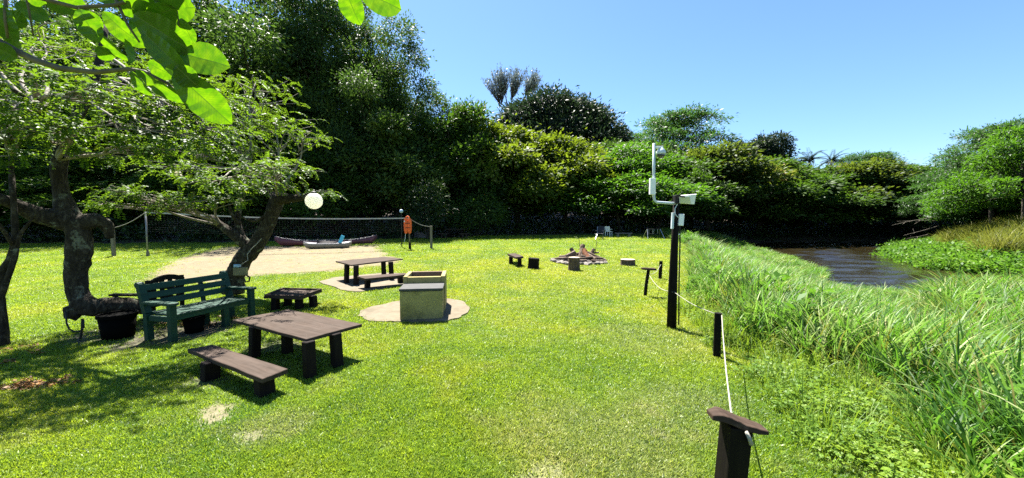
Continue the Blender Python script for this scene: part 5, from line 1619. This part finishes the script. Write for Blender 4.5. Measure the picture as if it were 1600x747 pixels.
m = MB(); m.box((0, 0, 5.5 * s), (26 * s, .3, .07)); m.build('plank', 'canoe_in', root, .01)
for sx in (-1, 1):
    m = MB(); m.box((sx * 9 * s, 0, 2.5 * s), (.2, .25, 5 * s)); m.build('block', 'stone', root, .01)
def swing():
    b = gp(1021, 373); s = b.y / FPX
    root = thing('swing_frame', 'thin metal swing frame before the dark forest right of the lawn', 'swing', tuple(b), .0)
    H = 15 * s; w = 13 * s
    for sx in (-1, 1):
        m = MB()
        m.tube([(sx * w, -.6, 0), (sx * (w - .15), 0, H)], .022, 8); m.tube([(sx * w, .6, 0), (sx * (w - .15), 0, H)], .022, 8); m.build('frame_leg', 'metal', root)
    m = MB(); m.tube([(-w + .1, 0, H), (w - .1, 0, H)], .022, 8); m.build('top_bar', 'black', root)
    for sx in (-.35, .25):
        m = MB(); m.tube([(sx * w - .15, 0, H), (sx * w - .15, 0, .4)], .01, 5); m.tube([(sx * w + .15, 0, H), (sx * w + .15, 0, .4)], .01, 5); m.build('chain', 'metal', root)
        m = MB(); m.box((sx * w, 0, .39), (.4, .16, .03)); m.build('seat', 'black', root)
swing()

# electrical box on the forked tree
p = at(376, 424, 9.2); s = p.y / FPX
root = thing('junction_box', 'beige box with a blue lid fixed to the forked tree', 'box', tuple(p), .2)
m = MB(); m.box((0, 0, 0), (18 * s, .12, 12.5 * s)); m.build('body', 'beigebox', root, .01)
m = MB(); m.box((-4 * s, -.01, 9 * s), (8 * s, .12, 4.5 * s)); m.build('lid', 'bluelid', root, .02, seg=2)
m = MB(); m.tube([at(x, y, 9.2 - .12) - p for x, y in ((374, 414), (384, 407), (383, 398), (389, 389), (396, 382), (403, 373))], .009, 6); m.build('cable', 'rope', root)
m = MB(); m.tube([at(x, y, 9.2 - .05) - p for x, y in ((383, 430), (388, 434), (387, 440), (382, 441), (380, 436))], .02, 6); m.build('conduit', 'black', root)
p = at(110, 496, 6.1)
root = thing('garden_hose', 'dark loop of hose hanging from the elbow of the bent trunk', 'hose', tuple(p))
m = MB(); m.tube([at(x, y, 6.05 - .1) - p for x, y in ((103, 488), (104, 505), (108, 514), (115, 518), (124, 518), (131, 512), (130, 500))], .012, 6); m.build('loop', 'black', root, smooth=True)
m = MB(); m.tube([at(x, y, 5.95) - p for x, y in ((129, 498), (128, 515), (125, 530))], .016, 6); m.build('spout', 'black', root)

# ------------------------------------------------------------------ rope fence, lamp post
def cap_poly(L, Wd, rs, n=7):
    top = [(-L / 2 + L * k / n, Wd / 2 * (1 + rs.uniform(-.18, .12)) * (.75 if k in (0, n) else 1)) for k in range(n + 1)]
    bot = [(L / 2 - L * k / n, -Wd / 2 * (1 + rs.uniform(-.2, .12)) * (.7 if k in (0, n) else 1)) for k in range(n + 1)]
    return bot[::-1][::1] and ([(x, y) for x, y in reversed(top)] + [(x, y) for x, y in reversed(bot)])
GRP = 'rope fence posts along the lawn edge'
def fence_post(base, H, w, label, cap=None, lean=(0, 0), n=10):
    root = thing('fence_post', label, 'post', tuple(base), 0, GRP)
    rs = random.Random(int(H * 1000))
    m = MB(); m.tube([(0, 0, -.15), (lean[0] * .5, lean[1] * .5, H * .5), (lean[0], lean[1], H)], [w * .52, w * .5, w * .48], n, jit=.05, rs=rs); m.build('post', 'blackpost', root)
    if cap:
        L, Wd, th, rz, roll = cap
        m = MB(); poly = cap_poly(L, Wd, rs); m.prism([(x, y, rs.uniform(-.004, .004)) for x, y in poly], 0, th)
        o = m.build('cap_board', 'weathered', root, .004)
        o.location = (lean[0], lean[1], H - .012); o.rotation_euler = (roll[0], roll[1], rz)
    return root
Z1 = 2.43
p1 = at(1150, 668, Z1); h1 = p1.z + .03
def near_post():
    b = Vector((p1.x - .02, Z1, float(G(p1.x, Z1))))
    H = h1 - b.z
    root = thing('fence_post', 'square black foreground post capped with a weathered board', 'post', tuple(b), 0, GRP)
    m = MB(); m.bar((-.035, 0, -.2), (.02, 0, H), .148, .14, up=(1, 0, 0)); m.build('post', 'blackpost', root, .012, seg=2)
    rs = random.Random(12)
    m = MB()
    # split plank: thick in the middle, ragged ends
    V = []; n = 12
    L = .36
    for i in range(n + 1):
        t = i / n; x = -L / 2 + L * t
        wf = .085 * (1 - .3 * abs(2 * t - 1) ** 5) * rs.uniform(.85, 1.12); wb = .075 * (1 - .45 * abs(2 * t - 1) ** 4) * rs.uniform(.85, 1.12)
        th = .052 * (1 - .35 * t) * (1 - .35 * abs(2 * t - 1) ** 4)
        zc = .03 * max(0, .45 - t) + .012 * math.sin(7 * t) - .05 * max(0, t - .55) + rs.uniform(-.003, .003)
        V += [(x, -wf, zc), (x, wb, zc + .004), (x, wb * .92, zc + th), (x, -wf * .9, zc + th * .95)]
    F = [(0, 1, 2, 3), (n * 4 + 3, n * 4 + 2, n * 4 + 1, n * 4)]
    for i in range(n):
        for k in range(4): F.append((i * 4 + k, (i + 1) * 4 + k, (i + 1) * 4 + (k + 1) % 4, i * 4 + (k + 1) % 4))
    m.add(V, [tuple(reversed(f)) for f in F]); o = m.build('cap_board', 'weathered', root, .004)
    o.location = (.02, 0, H); o.rotation_euler = (R(-3), R(7), R(-6))
    m = MB(); m.tube([(.03, -.092, H - .005), (.05, -.1, H - .05), (.062, -.098, H - .085)], [.011, .013, .015], 8); m.build('rope_knot', 'rope', root, smooth=True)
    return b + Vector((.01, .02, H - .02))
r1 = near_post()
b2 = gp(1120, 558); H2 = at(1120, 489, b2.y).z - b2.z
fence_post(b2, H2, .1, 'bare dark post at the reed edge, between the lamp post and the foreground post')
b3 = gp(1007, 462.5); t3 = at(1013.5, 421, b3.y)
fence_post(b3, t3.z - b3.z, .085, 'leaning dark post with a flat cap board, left of the lamp post', (.36, .2, .05, .15, (0, .05)), (t3.x - b3.x, 0))
b4 = gp(1031, 436); t4 = at(1033, 408, b4.y)
fence_post(b4, t4.z - b4.z, .11, 'short dark round topped post directly left of the lamp post', None, (t4.x - b4.x, 0))
lamp_b = gp(1049, 513)
def rope(pts, sag, label, r=.014):
    P = []
    for a, b in zip(pts[:-1], pts[1:]):
        for k in range(10):
            t = k / 10; q = a.lerp(b, t); q.z -= sag * math.sin(math.pi * t) * (b - a).length; P.append(q)
    P.append(pts[-1])
    o = P[0].copy(); m = MB(); m.tube([q - o for q in P], r, 8)
    return tag(m.build('rope', 'rope', None, smooth=True, loc=tuple(o)), label, 'rope', 'ropes of the fence')
e2 = b2 + Vector((0, 0, H2 - .02)); eL = Vector((lamp_b.x, lamp_b.y - .09, at(1053, 455, lamp_b.y).z))
rope([r1, e2 + Vector((.02, -.06, 0))], .03, 'white rope running from the foreground post to the bare dark post', .0065)
rope([e2 + Vector((-.02, .05, 0)), eL], .03, 'pale rope sagging between the bare dark post and the lamp post', .0055)
rope([eL + Vector((-.03, .02, 0)), Vector((t3.x, t3.y, t3.z - .12)), Vector((t4.x, t4.y, t4.z - .1))], .04, 'thin rope linking the lamp post, the capped post and the round topped post', .006)

def lamp_post():
    b = lamp_b; Y = b.y; s = Y / FPX
    root = thing('lamp_post', 'tall black pole with a floodlight, white boxes and a security camera on a bent mast', 'lamp post', tuple(b))
    o = Vector(b)
    def pt(x, y, dy=0): return at(x, y, Y + dy) - o
    top = pt(1057, 309)
    m = MB(); m.tube([(0, 0, -.2), pt(1051, 450), pt(1054, 380), top], [.085, .078, .062, .05], 12, jit=.03, rs=random.Random(3)); m.build('pole', 'blackpost', root, smooth=True)
    m = MB(); m.tube([pt(1060.5, 508, .02), pt(1061, 440, .02), pt(1062.5, 380, .02), pt(1062, 350, .02)], .013, 8); m.build('conduit', 'black', root)
    # mast
    m = MB(); m.tube([pt(1056, 318, -.03), pt(1040, 317, -.03), pt(1026, 316, -.03), pt(1022.5, 313, -.03), pt(1021.5, 306, -.03), pt(1021.5, 270, -.03), pt(1022, 224, -.03)], .024, 12); m.build('mast', 'pipe', root, smooth=True)
    m = MB(); c = pt(1019.3, 291.5, -.07); m.box(c, (8.5 * s, .07, 25 * s)); m.build('white_box', 'whiteplastic', root, .008, seg=2)
    # camera
    m = MB(); m.box(pt(1029, 230, -.03), (13 * s, .04, 3 * s)); m.build('camera_arm', 'whiteplastic', root, .003)
    c = pt(1033, 236, -.03)
    m = MB(); m.lathe([(.02, .06), (.035, .055), (.06, .02), (.08, -.01), (.083, -.055), (.075, -.06)], 20, c); ch_ = m.build('camera_housing', 'pipe', root, smooth=True)
    m = MB(); m.lathe([(.072, -.06), (.066, -.09), (.045, -.118), (.012, -.13)], 20, c); m.build('camera_dome', 'smoked', ch_, smooth=True)
    # floodlight: housing seen from behind and the side, glass face turned down to the lawn
    m = MB(); m.box(pt(1056.5, 312, -.02), (7 * s, .12, 13 * s)); m.build('bracket', 'black', root, .004)
    f0 = pt(1062, 306.5, 0)
    V = [pt(1061, 306, -.12), pt(1088, 303.5, -.1), pt(1085, 319.5, -.06), pt(1062, 318, -.1)]
    W_ = [pt(1064, 305, .12), pt(1089, 303, .12), pt(1083, 314, .08), pt(1065, 314, .1)]
    mm = MB(); mm.add([tuple(v) for v in V + W_], [(3, 2, 1, 0), (4, 5, 6, 7), (0, 1, 5, 4), (1, 2, 6, 5), (2, 3, 7, 6), (3, 0, 4, 7)]); fb = mm.build('floodlight_body', 'whiteplastic', root, .004)
    G_ = [pt(1063, 309, -.128), pt(1077, 307.5, -.126), pt(1079, 318, -.108), pt(1063.5, 317, -.116)]
    G2 = [v + Vector((0, -.012, 0)) for v in G_]
    mm = MB(); mm.add([tuple(v) for v in G_ + G2], [(0, 1, 2, 3), (7, 6, 5, 4), (0, 4, 5, 1), (1, 5, 6, 2), (2, 6, 7, 3), (3, 7, 4, 0)]); mm.build('floodlight_glass', 'lens', fb)
    mm = MB(); mm.bar(pt(1057, 305, -.13), pt(1070, 308, -.15), .03, .02); mm.build('floodlight_arm', 'black', root)
    m = MB(); m.box(pt(1064, 343.5, -.06), (7.5 * s, .06, 18 * s), Matrix.Rotation(.06, 3, 'Y')); m.build('junction_box', 'whiteplastic', root, .006)
    m = MB(); m.box(pt(1050.8, 345, -.05), (3.2 * s, .05, 25 * s), Matrix.Rotation(.03, 3, 'Y')); m.build('cover_strip', 'pipe', root, .003)
    m = MB(); m.tube([pt(1059, 318, -.05), pt(1054.5, 326, -.06), pt(1055, 335, -.06), pt(1060, 340, -.06)], .008, 6); m.build('cable', 'pipe', root)
    m = MB(); m.lathe([(.012, 0), (.012, .01)], 10); q = m.build('screw', 'white', root); q.location = pt(1061, 366, -.08); q.rotation_euler = (R(90), 0, 0)
lamp_post()

# dead branches at the far water edge
def driftwood():
    b = gp(1432, 386); Y = b.y
    root = thing('dead_branches', 'bleached dead branches reaching over the water at the far bank', 'branch', tuple(b))
    rs = random.Random(8); o = Vector(b)
    for (x0, y0, x1, y1, r) in ((1470, 338, 1394, 352, .05), (1462, 345, 1402, 346, .035), (1470, 352, 1412, 368, .035), (1450, 366, 1415, 374, .03)):
        m = MB(); a = at(x0, y0, Y + rs.uniform(0, 1)) - o; e = at(x1, y1, Y - rs.uniform(0, 1)) - o
        limb(m, a, e, r, r * .4, rs, 6, 7, .05)
        for k in range(4):
            p = a.lerp(e, rs.uniform(.3, .9)); limb(m, p, p + Vector((rs.uniform(-.9, .1), rs.uniform(-.5, .3), rs.uniform(-.5, .4))), r * .4, .01, rs, 4, 4, .1)
        m.build('branch', 'deadwood', root, smooth=True)
driftwood()
